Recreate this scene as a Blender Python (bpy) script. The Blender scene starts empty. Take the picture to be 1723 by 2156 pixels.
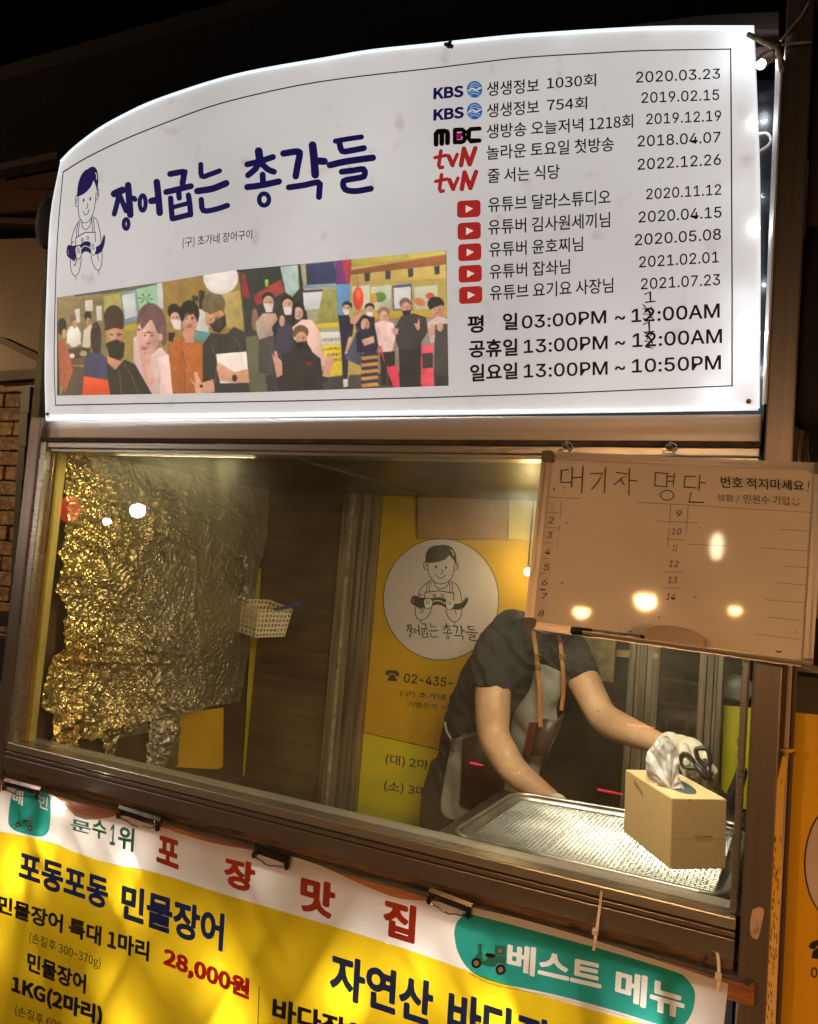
import bpy, bmesh, math, random
import numpy as np
from mathutils import Vector, Matrix
random.seed(7); np.random.seed(7)
S = bpy.context.scene; COL = S.collection
ZO = 1.02                     # window sill height above the ground
# ------------------------------------------------------------------ camera
CP = (0.44523, 0.06785, -0.0807, 1.60991, -1.36283, 0.47627); FP = 1692.32; CX, CY = 861.5, 1078.0
def _rot(a, b, c):
    ca, sa, cb, sb, cc, sc = math.cos(a), math.sin(a), math.cos(b), math.sin(b), math.cos(c), math.sin(c)
    return np.array([[ca,-sa,0],[sa,ca,0],[0,0,1]]) @ np.array([[1,0,0],[0,cb,-sb],[0,sb,cb]]) @ np.array([[cc,0,sc],[0,1,0],[-sc,0,cc]])
R = _rot(*CP[:3]); CPOS = np.array(CP[3:6]) + np.array([0, 0, ZO])
cam = bpy.data.cameras.new('camera'); camo = bpy.data.objects.new('camera', cam); COL.objects.link(camo)
cam.sensor_fit = 'HORIZONTAL'; cam.sensor_width = 36; cam.lens = FP/1723*36; cam.clip_start = .02; cam.clip_end = 200
camo.matrix_world = Matrix(((R[0,0],R[0,2],-R[0,1],CPOS[0]),(R[1,0],R[1,2],-R[1,1],CPOS[1]),(R[2,0],R[2,2],-R[2,1],CPOS[2]),(0,0,0,1)))
S.camera = camo
# ------------------------------------------------------------------ world (night), exposure
w = bpy.data.worlds.new('World'); S.world = w; w.use_nodes = True
nt = w.node_tree; bg = nt.nodes['Background']; sky = nt.nodes.new('ShaderNodeTexSky'); sky.sky_type = 'NISHITA'
sky.sun_disc = False; sky.sun_elevation = math.radians(-4); sky.sun_rotation = math.radians(200)
nt.links.new(sky.outputs[0], bg.inputs[0]); bg.inputs[1].default_value = 0.02
S.view_settings.view_transform = 'Standard'; S.view_settings.look = 'None'; S.view_settings.exposure = 0; S.view_settings.gamma = 1
S.render.engine = 'CYCLES'; S.cycles.use_denoising = True; S.cycles.max_bounces = 10; S.cycles.transparent_max_bounces = 16
S.cycles.sample_clamp_indirect = 4; S.cycles.caustics_reflective = False; S.cycles.caustics_refractive = False

# ------------------------------------------------------------------ geometry of sight: a photo point on a real plane
def ray(px, py):
    return R @ np.array([(px-CX)/FP, 1.0, -(py-CY)/FP])
def PL(p0, n):
    p0 = np.array(p0, float); n = np.array(n, float); n /= np.linalg.norm(n)
    def f(px, py, off=0.0):
        d = ray(px, py); t = ((p0 + n*off - CPOS) @ n)/(d @ n); return CPOS + t*d
    f.n = n
    return f
def Y(y): return PL((0, y, 0), (0, -1, 0))
def X(x): return PL((x, 0, 0), (1, 0, 0))
def Z(z): return PL((0, 0, ZO+z), (0, 0, 1))

# ------------------------------------------------------------------ objects
def tag(o, label=None, cat=None, group=None, kind=None):
    if label: o['label'] = label
    if cat: o['category'] = cat
    if group: o['group'] = group
    if kind: o['kind'] = kind
    return o
def thing(name, loc, label, cat, group=None):
    o = bpy.data.objects.new(name, None); COL.objects.link(o); o.location = loc; o.empty_display_size = .05
    o['_w'] = 1; del o['_w']
    return tag(o, label, cat, group)
class MB:
    def __init__(s): s.v = []; s.f = []; s.n = 0
    def add(s, v, f):
        b = len(s.v); s.v += [tuple(map(float, q)) for q in v]; s.f += [tuple(b+i for i in q) for q in f]; return s
    def box(s, x0, x1, y0, y1, z0, z1, bev=0.0):
        z0 += ZO; z1 += ZO
        if bev:
            bm = bmesh.new(); bmesh.ops.create_cube(bm, size=1)
            for q in bm.verts: q.co = Vector(((x0+x1)/2+q.co.x*(x1-x0), (y0+y1)/2+q.co.y*(y1-y0), (z0+z1)/2+q.co.z*(z1-z0)))
            bmesh.ops.bevel(bm, geom=bm.edges[:], offset=bev, segments=2, affect='EDGES', profile=.6)
            s.bm(bm); return s
        return s.add([(x,y,z) for z in (z0,z1) for y in (y0,y1) for x in (x0,x1)], [(0,2,3,1),(4,5,7,6),(0,1,5,4),(2,6,7,3),(0,4,6,2),(1,3,7,5)])
    def bm(s, bm):
        bm.verts.index_update(); s.add([q.co for q in bm.verts], [[q.index for q in f.verts] for f in bm.faces]); bm.free(); return s
    def slab(s, pts, th, n=(0,-1,0)):       # polygon (front) with thickness to the back
        n = np.array(n, float); k = len(pts); a = [np.array(p) for p in pts]; b = [p - n*th for p in a]
        return s.add(a+b, [tuple(range(k)), tuple(range(2*k-1, k-1, -1))]+[(i, k+i, k+(i+1)%k, (i+1)%k) for i in range(k)])
    def tube(s, pts, r, n=8, cap=True):
        pts = [np.array(p, float) for p in pts]; m = len(pts); rr = r if hasattr(r, '__len__') else [r]*m
        t0 = pts[1]-pts[0]; up = np.array([0,0,1.0]) if abs(t0[2]) < .9*np.linalg.norm(t0) else np.array([1.0,0,0])
        vs = []; prev = None
        for i in range(m):
            t = pts[min(i+1,m-1)]-pts[max(i-1,0)]; t = t/(np.linalg.norm(t)+1e-12)
            a = np.cross(t, up) if prev is None else prev - t*(prev@t)
            a /= np.linalg.norm(a)+1e-12; prev = a; b = np.cross(t, a)
            vs += [pts[i] + rr[i]*(math.cos(2*math.pi*k/n)*a + math.sin(2*math.pi*k/n)*b) for k in range(n)]
        fs = [(i*n+k, i*n+(k+1)%n, (i+1)*n+(k+1)%n, (i+1)*n+k) for i in range(m-1) for k in range(n)]
        if cap: fs += [tuple(range(n-1,-1,-1)), tuple((m-1)*n+k for k in range(n))]
        return s.add(vs, fs)
    def loft(s, rings, n=20):               # rings: (center, u, v, ru, rv)
        vs = []
        for c, u, v, ru, rv in rings:
            c = np.array(c); u = np.array(u, float); v = np.array(v, float)
            vs += [c + ru*math.cos(2*math.pi*k/n)*u + rv*math.sin(2*math.pi*k/n)*v for k in range(n)]
        m = len(rings); fs = [(i*n+k, i*n+(k+1)%n, (i+1)*n+(k+1)%n, (i+1)*n+k) for i in range(m-1) for k in range(n)]
        fs += [tuple(range(n-1,-1,-1)), tuple((m-1)*n+k for k in range(n))]
        return s.add(vs, fs)
    def sphere(s, c, r, seg=20, sc=(1,1,1)):
        bm = bmesh.new(); bmesh.ops.create_uvsphere(bm, u_segments=seg, v_segments=seg//2+2, radius=1)
        for q in bm.verts: q.co = Vector((c[0]+q.co.x*r*sc[0], c[1]+q.co.y*r*sc[1], c[2]+q.co.z*r*sc[2]))
        return s.bm(bm)
    def build(s, name, mat, parent=None, smooth=False, attr=None):
        m = bpy.data.meshes.new(name); m.from_pydata(s.v, [], s.f); m.validate(clean_customdata=False); m.update()
        o = bpy.data.objects.new(name, m); COL.objects.link(o); m.materials.append(mat)
        if parent:
            o.parent = parent; o.matrix_parent_inverse = Matrix.Translation(parent.location).inverted()
        if smooth:
            for p in m.polygons: p.use_smooth = True
        return o
def remesh(o, vox, smooth=6, subd=0):
    a = o.modifiers.new('r', 'REMESH'); a.mode = 'VOXEL'; a.voxel_size = vox
    b = o.modifiers.new('s', 'SMOOTH'); b.factor = .5; b.iterations = smooth
    dg = bpy.context.evaluated_depsgraph_get(); m = bpy.data.meshes.new_from_object(o.evaluated_get(dg))
    mt = o.data.materials[0]; o.modifiers.clear(); o.data = m
    if not m.materials: m.materials.append(mt)
    for p in m.polygons: p.use_smooth = True
    return o
# flat marks on a plane -------------------------------------------------
STEP = [0]
def _off(base):
    STEP[0] = (STEP[0]+1) % 12; return base + STEP[0]*1.5e-5
def stroke(mb, pl, pts, wd, off=6e-4, closed=False):
    """pen or brush stroke with round caps, widths in photo units"""
    pts = [np.array(p, float) for p in pts]
    if closed: pts = pts + [pts[0]]
    hw = wd/2; o = _off(off); A = []; B = []
    for i in range(len(pts)):
        if closed and i in (0, len(pts)-1): t = pts[1]-pts[-2]
        else: t = pts[min(i+1,len(pts)-1)]-pts[max(i-1,0)]
        t = t/(np.linalg.norm(t)+1e-9); nn = np.array([-t[1], t[0]])
        k = 1.0
        if 0 < i < len(pts)-1:
            t1 = pts[i]-pts[i-1]; t1 = t1/(np.linalg.norm(t1)+1e-9); k = 1/max(.55, abs(nn@np.array([-t1[1], t1[0]])))
        A.append(pts[i]+nn*hw*k); B.append(pts[i]-nn*hw*k)
    n = len(pts)
    mb.add([pl(*q, o) for q in A]+[pl(*q, o) for q in B], [(i, i+1, n+i+1, n+i) for i in range(n-1)])
    if not closed and wd > 1.2:
        for c in (pts[0], pts[-1]):
            o2 = _off(off); mb.add([pl(c[0]+hw*math.cos(a*math.pi/5), c[1]+hw*math.sin(a*math.pi/5), o2) for a in range(10)], [tuple(range(10))])
def poly(mb, pl, pts, off=6e-4):
    o = _off(off); mb.add([pl(*q, o) for q in pts], [tuple(range(len(pts)))])
class ML:
    """a set of separate marks: every text or patch becomes an object of its own"""
    def __init__(s): s.items = []
    def add(s, v, f): s.items.append(MB().add(v, f)); return s
    def loft(s, rings, n=20): s.items.append(MB().loft(rings, n)); return s
    def build(s, name, mat, parent=None, smooth=False): return [i.build(name, mat, parent, smooth) for i in s.items]
def ell(cx, cy, rx, ry, n=28, a0=0, a1=360, rot=0):
    r = math.radians(rot); out = []
    for i in range(n):
        a = math.radians(a0+(a1-a0)*i/(n if a1-a0 == 360 else n-1)); x = rx*math.cos(a); y = ry*math.sin(a)
        out.append((cx+x*math.cos(r)-y*math.sin(r), cy+x*math.sin(r)+y*math.cos(r)))
    return out
def rrect(x0, y0, x1, y1, r, f=lambda x, y: (x, y)):
    o = []
    for cx, cy, a in ((x1-r,y0+r,-90),(x1-r,y1-r,0),(x0+r,y1-r,90),(x0+r,y0+r,180)):
        for k in range(6): t = math.radians(a+k*18); o.append(f(cx+r*math.cos(t), cy+r*math.sin(t)))
    return o
def smooth(pts, n=6):
    """Catmull-Rom through 2D/3D points"""
    P = [np.array(p, float) for p in pts]; P = [2*P[0]-P[1]]+P+[2*P[-1]-P[-2]]; o = []
    for i in range(1, len(P)-2):
        for k in range(n):
            t = k/n; a, b, c, d = P[i-1:i+3]
            o.append(.5*((2*b)+(-a+c)*t+(2*a-5*b+4*c-d)*t*t+(-a+3*b-3*c+d)*t**3))
    o.append(P[-2]); return o
_tc = {}
import os
FONT = FONTK = None
try:      # the sans serif that ships inside Blender; missing letters fall back to its bundled Korean face
    FONT = bpy.data.fonts.load(os.path.join(bpy.utils.system_resource('DATAFILES'), 'fonts', 'Inter.woff2'))
    FONTK = bpy.data.fonts.load(os.path.join(bpy.utils.system_resource('DATAFILES'), 'fonts', 'Noto Sans CJK Regular.woff2'))
except Exception: FONT = FONTK = None
def march(F, xs, ys):
    S_ = F > 0; V_ = []; Q_ = []; ny, nx = F.shape
    full = S_[:-1,:-1] & S_[1:,:-1] & S_[:-1,1:] & S_[1:,1:]; anyc = S_[:-1,:-1] | S_[1:,:-1] | S_[:-1,1:] | S_[1:,1:]
    for j in range(ny-1):
        row = full[j]; i = 0
        ed = np.flatnonzero(np.diff(np.concatenate([[0], row.astype(int), [0]])))
        for i0, i1 in zip(ed[::2], ed[1::2]):
            b0 = len(V_); V_ += [(xs[i0], ys[j]), (xs[i1], ys[j]), (xs[i1], ys[j+1]), (xs[i0], ys[j+1])]; Q_.append((b0, b0+1, b0+2, b0+3))
    for j, i in zip(*np.nonzero(anyc & ~full)):
        c = [(i, j), (i+1, j), (i+1, j+1), (i, j+1)]; pts = []
        for k in range(4):
            a, b_ = c[k], c[(k+1)%4]; fa, fb = F[a[1], a[0]], F[b_[1], b_[0]]
            if fa > 0: pts.append((xs[a[0]], ys[a[1]]))
            if (fa > 0) != (fb > 0): t = fa/(fa-fb); pts.append((xs[a[0]]+(xs[b_[0]]-xs[a[0]])*t, ys[a[1]]+(ys[b_[1]]-ys[a[1]])*t))
        if len(pts) > 2: b0 = len(V_); V_ += pts; Q_.append(tuple(range(b0, b0+len(pts))))
    return np.array(V_), Q_
def raster(polys, xs, ys):
    IN = np.zeros((len(ys), len(xs)), bool); h = xs[1]-xs[0]
    for P in polys:
        P = np.array(P); lo = P.min(0); hi = P.max(0); i0, i1 = max(0, int((lo[0]-xs[0])/h)), int((hi[0]-xs[0])/h)+2; j0, j1 = max(0, int((lo[1]-ys[0])/h)), int((hi[1]-ys[0])/h)+2
        if i1 <= 0 or j1 <= 0: continue
        gx, gy = np.meshgrid(xs[i0:i1], ys[j0:j1]); ins = np.zeros(gx.shape, bool); j = len(P)-1
        for i in range(len(P)):
            (xi, yi), (xj, yj) = P[i], P[j]
            if yi != yj: ins ^= ((yi > gy) != (yj > gy)) & (gx < (xj-xi)*(gy-yi)/(yj-yi)+xi)
            j = i
        IN[j0:j1, i0:i1] |= ins
    return IN
def cutout(mb, pl, shape, letters, off, h=.55):
    """a printed patch with lettering left out of it, so that the vinyl below shows as the letters"""
    sp = np.array(shape); xs = np.arange(sp[:,0].min()-3, sp[:,0].max()+3, h); ys = np.arange(sp[:,1].min()-3, sp[:,1].max()+3, h); L_ = []
    class Cap:
        def add(s_, v, f):
            v = [np.array(q[:2]) for q in v]; L_.extend([[v[i] for i in q] for q in f])
    for a in letters: text(Cap(), lambda x, y, o=0: (x, y), *a[0], **a[1])
    M = raster([shape], xs, ys) & ~raster(L_, xs, ys); F = M.astype(float)
    for _ in range(2): F = (F*2+np.roll(F,1,0)+np.roll(F,-1,0)+np.roll(F,1,1)+np.roll(F,-1,1))/6
    v, f = march(F-.5, xs, ys); mb.add([pl(*q, off) for q in v], f)
def embolden(v0, f0, r):
    """outline grown by r: signed distance on a grid, contoured with marching squares"""
    H_ = v0[:,1].max()-v0[:,1].min(); r = r*H_/.85; h = H_/85; cnt = {}
    for f in f0:
        for i in range(len(f)): e = tuple(sorted((f[i], f[(i+1)%len(f)]))); cnt[e] = cnt.get(e, 0)+1
    E_ = np.array([e for e, n_ in cnt.items() if n_ == 1]); A = v0[E_[:,0]]; B = v0[E_[:,1]]
    mn = v0.min(0)-r-2*h; mx = v0.max(0)+r+2*h; nx = int((mx[0]-mn[0])/h)+2; ny = int((mx[1]-mn[1])/h)+2
    xs = mn[0]+h*np.arange(nx); ys = mn[1]+h*np.arange(ny); F = np.full((ny, nx), -9.0); D2 = np.full((ny, nx), 1e3); IN = np.zeros((ny, nx), bool)
    pad = r+2.5*h
    for p, q in zip(A, B):
        lo = np.minimum(p, q)-pad; hi = np.maximum(p, q)+pad; i0, i1 = max(0, int((lo[0]-mn[0])/h)), int((hi[0]-mn[0])/h)+2; j0, j1 = max(0, int((lo[1]-mn[1])/h)), int((hi[1]-mn[1])/h)+2
        gx = xs[None, i0:i1]; gy = ys[j0:j1, None]; d = q-p; t = np.clip(((gx-p[0])*d[0]+(gy-p[1])*d[1])/(d@d+1e-12), 0, 1)
        D2[j0:j1, i0:i1] = np.minimum(D2[j0:j1, i0:i1], (gx-p[0]-t*d[0])**2+(gy-p[1]-t*d[1])**2)
    for f in f0:
        P = v0[list(f)]; lo = P.min(0); hi = P.max(0); i0, i1 = max(0, int((lo[0]-mn[0])/h)), int((hi[0]-mn[0])/h)+2; j0, j1 = max(0, int((lo[1]-mn[1])/h)), int((hi[1]-mn[1])/h)+2
        gx = xs[None, i0:i1]; gy = ys[j0:j1, None]; sg = []
        for i in range(len(P)): a = P[i]; c = P[(i+1)%len(P)]; sg.append((c[0]-a[0])*(gy-a[1])-(c[1]-a[1])*(gx-a[0]))
        IN[j0:j1, i0:i1] |= np.all([z >= 0 for z in sg], axis=0) | np.all([z <= 0 for z in sg], axis=0)
    return march(np.where(IN, 1, -1)*np.sqrt(D2)+r, xs, ys)
def glyphs(s, bold):
    noto = s == 'KBS'
    k = (s, round(bold, 4))
    if k not in _tc:
        c = bpy.data.curves.new('t', 'FONT'); c.body = s; c.resolution_u = 3; c.offset = 0
        if FONT and FONTK: c.font = FONTK if (noto or any(ord(ch) > 1000 for ch in s)) else FONT
        o = bpy.data.objects.new('t', c); COL.objects.link(o)
        m = bpy.data.meshes.new_from_object(o.evaluated_get(bpy.context.evaluated_depsgraph_get()))
        v0 = np.array([v.co[:2] for v in m.vertices]); f0 = [tuple(p.vertices) for p in m.polygons]
        _tc[k] = embolden(v0, f0, bold) if bold > 0 else (v0, f0)
        bpy.data.objects.remove(o); bpy.data.curves.remove(c); bpy.data.meshes.remove(m)
    return _tc[k]
def text(mb, pl, s, BL, BR, hL, hR=None, bold=.0, lean=None, off=6e-4, mirror=False):
    """lettering whose ink box has its lower corners at BL, BR and heights hL, hR"""
    hR = hR or hL; v, f = glyphs(s, bold); mn = v.min(0); mx = v.max(0); uv = (v-mn)/(mx-mn)
    if mirror: uv[:,0] = 1-uv[:,0]
    def top(b, h):
        l = (2869-b[0])/(23746+b[1]) if lean is None else lean
        return (b[0]+l*h, b[1]-h)
    BL = np.array(BL, float); BR = np.array(BR, float); TL = np.array(top(BL, hL)); TR = np.array(top(BR, hR)); o = _off(off)
    P = [(1-u)*(1-t)*BL+u*(1-t)*BR+(1-u)*t*TL+u*t*TR for u, t in uv]
    mb.add([pl(*q, o) for q in P], f)

# ------------------------------------------------------------------ materials
def lin(c):
    return tuple((x/255/12.92 if x/255 <= .04045 else ((x/255+.055)/1.055)**2.4) for x in c)+(1.0,)
def mat(name, col, rough=.5, metal=0., col2=None, nscale=8., namt=.25, bump=0., bscale=60., stretch=(1,1,1), spec=.5, emit=None, estr=0., trans=0., coat=0., rv=.1, bdist=.01):
    m = bpy.data.materials.new(name); m.use_nodes = True; N = m.node_tree.nodes; L = m.node_tree.links; b = N['Principled BSDF']
    if len(col) == 3: col = tuple(col)+(1,)
    tc = N.new('ShaderNodeTexCoord'); mp = N.new('ShaderNodeMapping'); L.new(tc.outputs['Object'], mp.inputs[0]); mp.inputs['Scale'].default_value = stretch
    no = N.new('ShaderNodeTexNoise'); no.inputs['Scale'].default_value = nscale; no.inputs['Detail'].default_value = 6; L.new(mp.outputs[0], no.inputs[0])
    mx = N.new('ShaderNodeMix'); mx.data_type = 'RGBA'
    c2 = tuple(col2)[:3]+(1,) if col2 else tuple(c*(1-namt) for c in col[:3])+(1,)
    rp = N.new('ShaderNodeValToRGB'); rp.color_ramp.elements[0].position = .35; rp.color_ramp.elements[1].position = .68
    L.new(no.outputs[0], rp.inputs[0]); L.new(rp.outputs[0], mx.inputs[0]); mx.inputs[6].default_value = col; mx.inputs[7].default_value = c2
    L.new(mx.outputs[2], b.inputs['Base Color'])
    mr = N.new('ShaderNodeMapRange'); mr.inputs[3].default_value = max(0, rough-rv*.8); mr.inputs[4].default_value = min(1, rough+rv); L.new(no.outputs[0], mr.inputs[0]); L.new(mr.outputs[0], b.inputs['Roughness'])
    b.inputs['Metallic'].default_value = metal; b.inputs['Specular IOR Level'].default_value = spec; b.inputs['Coat Weight'].default_value = coat
    if bump:
        n2 = N.new('ShaderNodeTexNoise'); n2.inputs['Scale'].default_value = bscale; n2.inputs['Detail'].default_value = 5; L.new(mp.outputs[0], n2.inputs[0])
        bp = N.new('ShaderNodeBump'); bp.inputs['Strength'].default_value = bump; bp.inputs['Distance'].default_value = bdist; L.new(n2.outputs[0], bp.inputs['Height']); L.new(bp.outputs[0], b.inputs['Normal'])
    if emit: b.inputs['Emission Color'].default_value = tuple(emit)[:3]+(1,); b.inputs['Emission Strength'].default_value = estr
    if trans:
        out = N['Material Output']; tr = N.new('ShaderNodeBsdfTranslucent'); L.new(mx.outputs[2], tr.inputs[0]); ms = N.new('ShaderNodeMixShader'); ms.inputs[0].default_value = trans
        L.new(b.outputs[0], ms.inputs[1]); L.new(tr.outputs[0], ms.inputs[2]); L.new(ms.outputs[0], out.inputs[0])
    return m
ALU = mat('brushed_aluminium', (.30,.262,.235), .3, .7, (.25,.215,.19), 7, bump=.03, bscale=60, stretch=(.25,12,12))
ALUV = mat('brushed_aluminium_upright', (.28,.24,.21), .3, .7, (.23,.195,.17), 7, bump=.03, bscale=60, stretch=(12,12,.25))
ALUL = mat('pale_aluminium', (.55,.53,.49), .28, .7, (.42,.40,.35), 6, bump=.02, bscale=40, stretch=(.4,8,8))
ALUH = mat('header_aluminium', (.50,.45,.40), .38, .35, (.42,.37,.32), 7, bump=.03, bscale=60, stretch=(.25,12,12))
DIRT = mat('grimy_groove', (.03,.022,.015), .8, 0, (.09,.06,.035), 40)
BLACK = mat('black_plastic', (.012,.012,.013), .35)
RUBBER = mat('dark_seal', (.02,.02,.02), .6)
INK = mat('black_ink', (.012,.011,.012), .5, namt=.1)
NAVY = mat('navy_ink', (.014,.012,.13), .5, namt=.1, emit=(.012,.008,.12), estr=.45)
WHITE = mat('white_paint', (.78,.77,.74), .45, namt=.08)

def glass_mat(name, dirt=.05, tint=(1,1,1), ior=1.5, rough=.0):
    m = bpy.data.materials.new(name); m.use_nodes = True; N = m.node_tree.nodes; L = m.node_tree.links; N.remove(N['Principled BSDF']); out = N['Material Output']
    t = N.new('ShaderNodeBsdfTransparent'); t.inputs[0].default_value = (*tint, 1); g = N.new('ShaderNodeBsdfGlossy'); g.inputs['Roughness'].default_value = rough; g.inputs[0].default_value = (.95,.95,.95,1)
    lw = N.new('ShaderNodeLayerWeight'); lw.inputs[0].default_value = .5; pw = N.new('ShaderNodeMath'); pw.operation = 'POWER'; pw.inputs[1].default_value = 5; L.new(lw.outputs['Facing'], pw.inputs[0])
    fr = N.new('ShaderNodeMath'); fr.operation = 'MULTIPLY_ADD'; fr.inputs[1].default_value = .96; fr.inputs[2].default_value = .04; L.new(pw.outputs[0], fr.inputs[0]); a = N.new('ShaderNodeMixShader'); L.new(fr.outputs[0], a.inputs[0]); L.new(t.outputs[0], a.inputs[1]); L.new(g.outputs[0], a.inputs[2])
    d = N.new('ShaderNodeBsdfDiffuse'); d.inputs[0].default_value = (.72,.74,.52,1); tl = N.new('ShaderNodeBsdfTranslucent'); tl.inputs[0].default_value = (.75,.72,.62,1)
    ad = N.new('ShaderNodeMixShader'); ad.inputs[0].default_value = .5; L.new(d.outputs[0], ad.inputs[1]); L.new(tl.outputs[0], ad.inputs[2])
    tc = N.new('ShaderNodeTexCoord'); n1 = N.new('ShaderNodeTexNoise'); n1.inputs['Scale'].default_value = 2.6; n1.inputs['Detail'].default_value = 12; n1.inputs['Roughness'].default_value = .72; n1.inputs['Distortion'].default_value = .6; L.new(tc.outputs['Object'], n1.inputs[0])
    mr = N.new('ShaderNodeMapRange'); mr.inputs[1].default_value = .38; mr.inputs[2].default_value = .75; mr.inputs[3].default_value = dirt*.3; mr.inputs[4].default_value = dirt*2.2; L.new(n1.outputs[0], mr.inputs[0])
    b = N.new('ShaderNodeMixShader'); L.new(mr.outputs[0], b.inputs[0]); L.new(a.outputs[0], b.inputs[1]); L.new(ad.outputs[0], b.inputs[2]); L.new(b.outputs[0], out.inputs[0])
    return m
def foil_mat(name, col, rough=.22, bump=.8, scale=14, metal=1.):
    m = mat(name, col, rough, metal, tuple(c*.75 for c in col), 3, bump=0); N = m.node_tree.nodes; L = m.node_tree.links; b = N['Principled BSDF']
    tc = N.new('ShaderNodeTexCoord'); v = N.new('ShaderNodeTexVoronoi'); v.inputs['Scale'].default_value = scale; v.feature = 'F1'
    no = N.new('ShaderNodeTexNoise'); no.inputs['Scale'].default_value = 9; no.inputs['Detail'].default_value = 3; mp = N.new('ShaderNodeMapping')
    va = N.new('ShaderNodeVectorMath'); va.operation = 'MULTIPLY_ADD'; L.new(no.outputs['Color'], va.inputs[0]); va.inputs[1].default_value = (.16,.16,.16); L.new(tc.outputs['Object'], va.inputs[2]); L.new(va.outputs[0], v.inputs[0])
    v2 = N.new('ShaderNodeTexVoronoi'); v2.inputs['Scale'].default_value = scale*3.1; L.new(va.outputs[0], v2.inputs[0])
    m1 = N.new('ShaderNodeMath'); m1.operation = 'MULTIPLY_ADD'; L.new(v2.outputs[0], m1.inputs[0]); m1.inputs[1].default_value = .35; L.new(v.outputs[0], m1.inputs[2])
    bp = N.new('ShaderNodeBump'); bp.inputs['Strength'].default_value = bump; bp.inputs['Distance'].default_value = .03; L.new(m1.outputs[0], bp.inputs['Height']); L.new(bp.outputs[0], b.inputs['Normal'])
    return m
def emis(name, col, s):
    m = bpy.data.materials.new(name); m.use_nodes = True; N = m.node_tree.nodes; b = N['Principled BSDF']; b.inputs['Base Color'].default_value = (.5,.5,.5,1)
    b.inputs['Emission Color'].default_value = (*col, 1); b.inputs['Emission Strength'].default_value = s; return m
def lamp(name, kind, loc, energy, col, size=.01, parent=None, rot=None, sy=None):
    l = bpy.data.lights.new(name, kind); l.energy = energy; l.color = col
    if kind == 'POINT': l.shadow_soft_size = size
    if kind == 'AREA':
        l.shape = 'RECTANGLE' if sy else 'SQUARE'; l.size = size
        if sy: l.size_y = sy
    o = bpy.data.objects.new(name, l); COL.objects.link(o); o.location = loc
    if rot: o.rotation_euler = rot
    if parent: o.parent = parent; o.matrix_parent_inverse = Matrix.Translation(parent.location).inverted()
    return o

# ================================================================== SETTING
GROUND = mat('wet_asphalt', (.045,.043,.04), .55, 0, (.07,.065,.06), 3, bump=.4, bscale=90)
g = MB(); g.add([(-60,-60,0),(60,-60,0),(60,60,0),(-60,60,0)], [(0,1,2,3)]); tag(g.build('ground', GROUND), kind='structure')

# ================================================================== LIGHTS of the place: lamps hanging over the alley behind the viewer
def pendant(name, loc, r, col, s, label, dome=False, cat='lamp', sc=(1,1,1)):
    t = thing(name, (loc[0], loc[1], loc[2]+.0), label, cat, 'lamps hanging over the alley')
    MB().sphere(loc, r, 24, sc).build('bulb', emis('lamp_glow_'+name, col, s), t, True)
    top = loc[2]+r*sc[2]
    c = MB(); c.tube([(loc[0],loc[1],top-.006),(loc[0],loc[1],top+.05)], [r*.5, .018], 12); c.build('socket', BLACK, t, True)
    if dome:      # shade added to keep the light below lamp height
        c = MB(); n = 24; pr_ = [(r*2.6, -.006),(r*2.5,.01),(r*2.0,r*1.0),(r*1.0,r*1.7),(r*.3,r*1.9)]
        for k in (0, 1): c.add([(loc[0]+(a-k*.002)*math.cos(2*math.pi*i/n), loc[1]+(a-k*.002)*math.sin(2*math.pi*i/n), loc[2]+h) for a, h in pr_ for i in range(n)], [(j*n+i, j*n+(i+1)%n, (j+1)*n+(i+1)%n, (j+1)*n+i) for j in range(4) for i in range(n)])
        c.build('shade', mat('added_shade', (.05,.05,.05), .4), t, True)
    MB().tube([(loc[0],loc[1],top+.05),(loc[0]+.01,loc[1],top+.6),(loc[0],loc[1],3.4)], .004, 6).build('cord', BLACK, t, True)
    return t
WARM = (1,.5,.19); COOL = (1,.9,.8)
def mirrored(pl, px, py, t):
    h = pl(px, py); d = h-CPOS; d /= np.linalg.norm(d); return tuple(h+(d-2*pl.n*(d@pl.n))*t)
_n = np.array([0,-.32,.026]); _n /= np.linalg.norm(_n); PWr = PL((0,-.052,.69+ZO), _n)
pendant('globe_lamp', mirrored(Y(0),290,1075,3.0), .042, COOL, 260, 'large white globe lamp reflected in the left of the window')
pendant('spot_lamp', mirrored(Y(0),225,1098,3.0), .022, COOL, 130, 'small white lamp reflected left of the globe lamp')
pendant('paper_lantern', mirrored(Y(0),146,1072,3.0), .06, (1,.04,.025), 4.5, 'red paper lantern reflected in the window edge', cat='lantern', sc=(1,1,1.3))
pendant('bulb_lamp', mirrored(PWr,1360,1262,2.6), .04, WARM, 950, 'warm bulb reflected as the middle glint of the whiteboard', dome=True)
pendant('bulb_lamp', mirrored(PWr,1225,1285,2.5), .034, WARM, 350, 'orange bulb reflected low on the left of the whiteboard', dome=True)
pendant('bulb_lamp', mirrored(PWr,1548,1282,2.6), .022, WARM, 520, 'small orange bulb reflected low on the right of the whiteboard', dome=True)
pendant('bulb_lamp', mirrored(PWr,1510,1150,2.9), .034, (1,.72,.42), 105, 'pale long bulb reflected high on the right of the whiteboard', sc=(.8,.8,1.9))
pendant('bulb_lamp', (3.1,-1.7,.62+ZO), .06, (1,.48,.17), 780, 'deep orange bulb hanging over the alley at far right', dome=True)
pendant('bulb_lamp', (-1.9,-.75,1.3+ZO), .05, (1,.6,.25), 430, 'added unseen warm bulb lighting the brick wall at left')  # lamp added out of view to brighten the bricks

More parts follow.
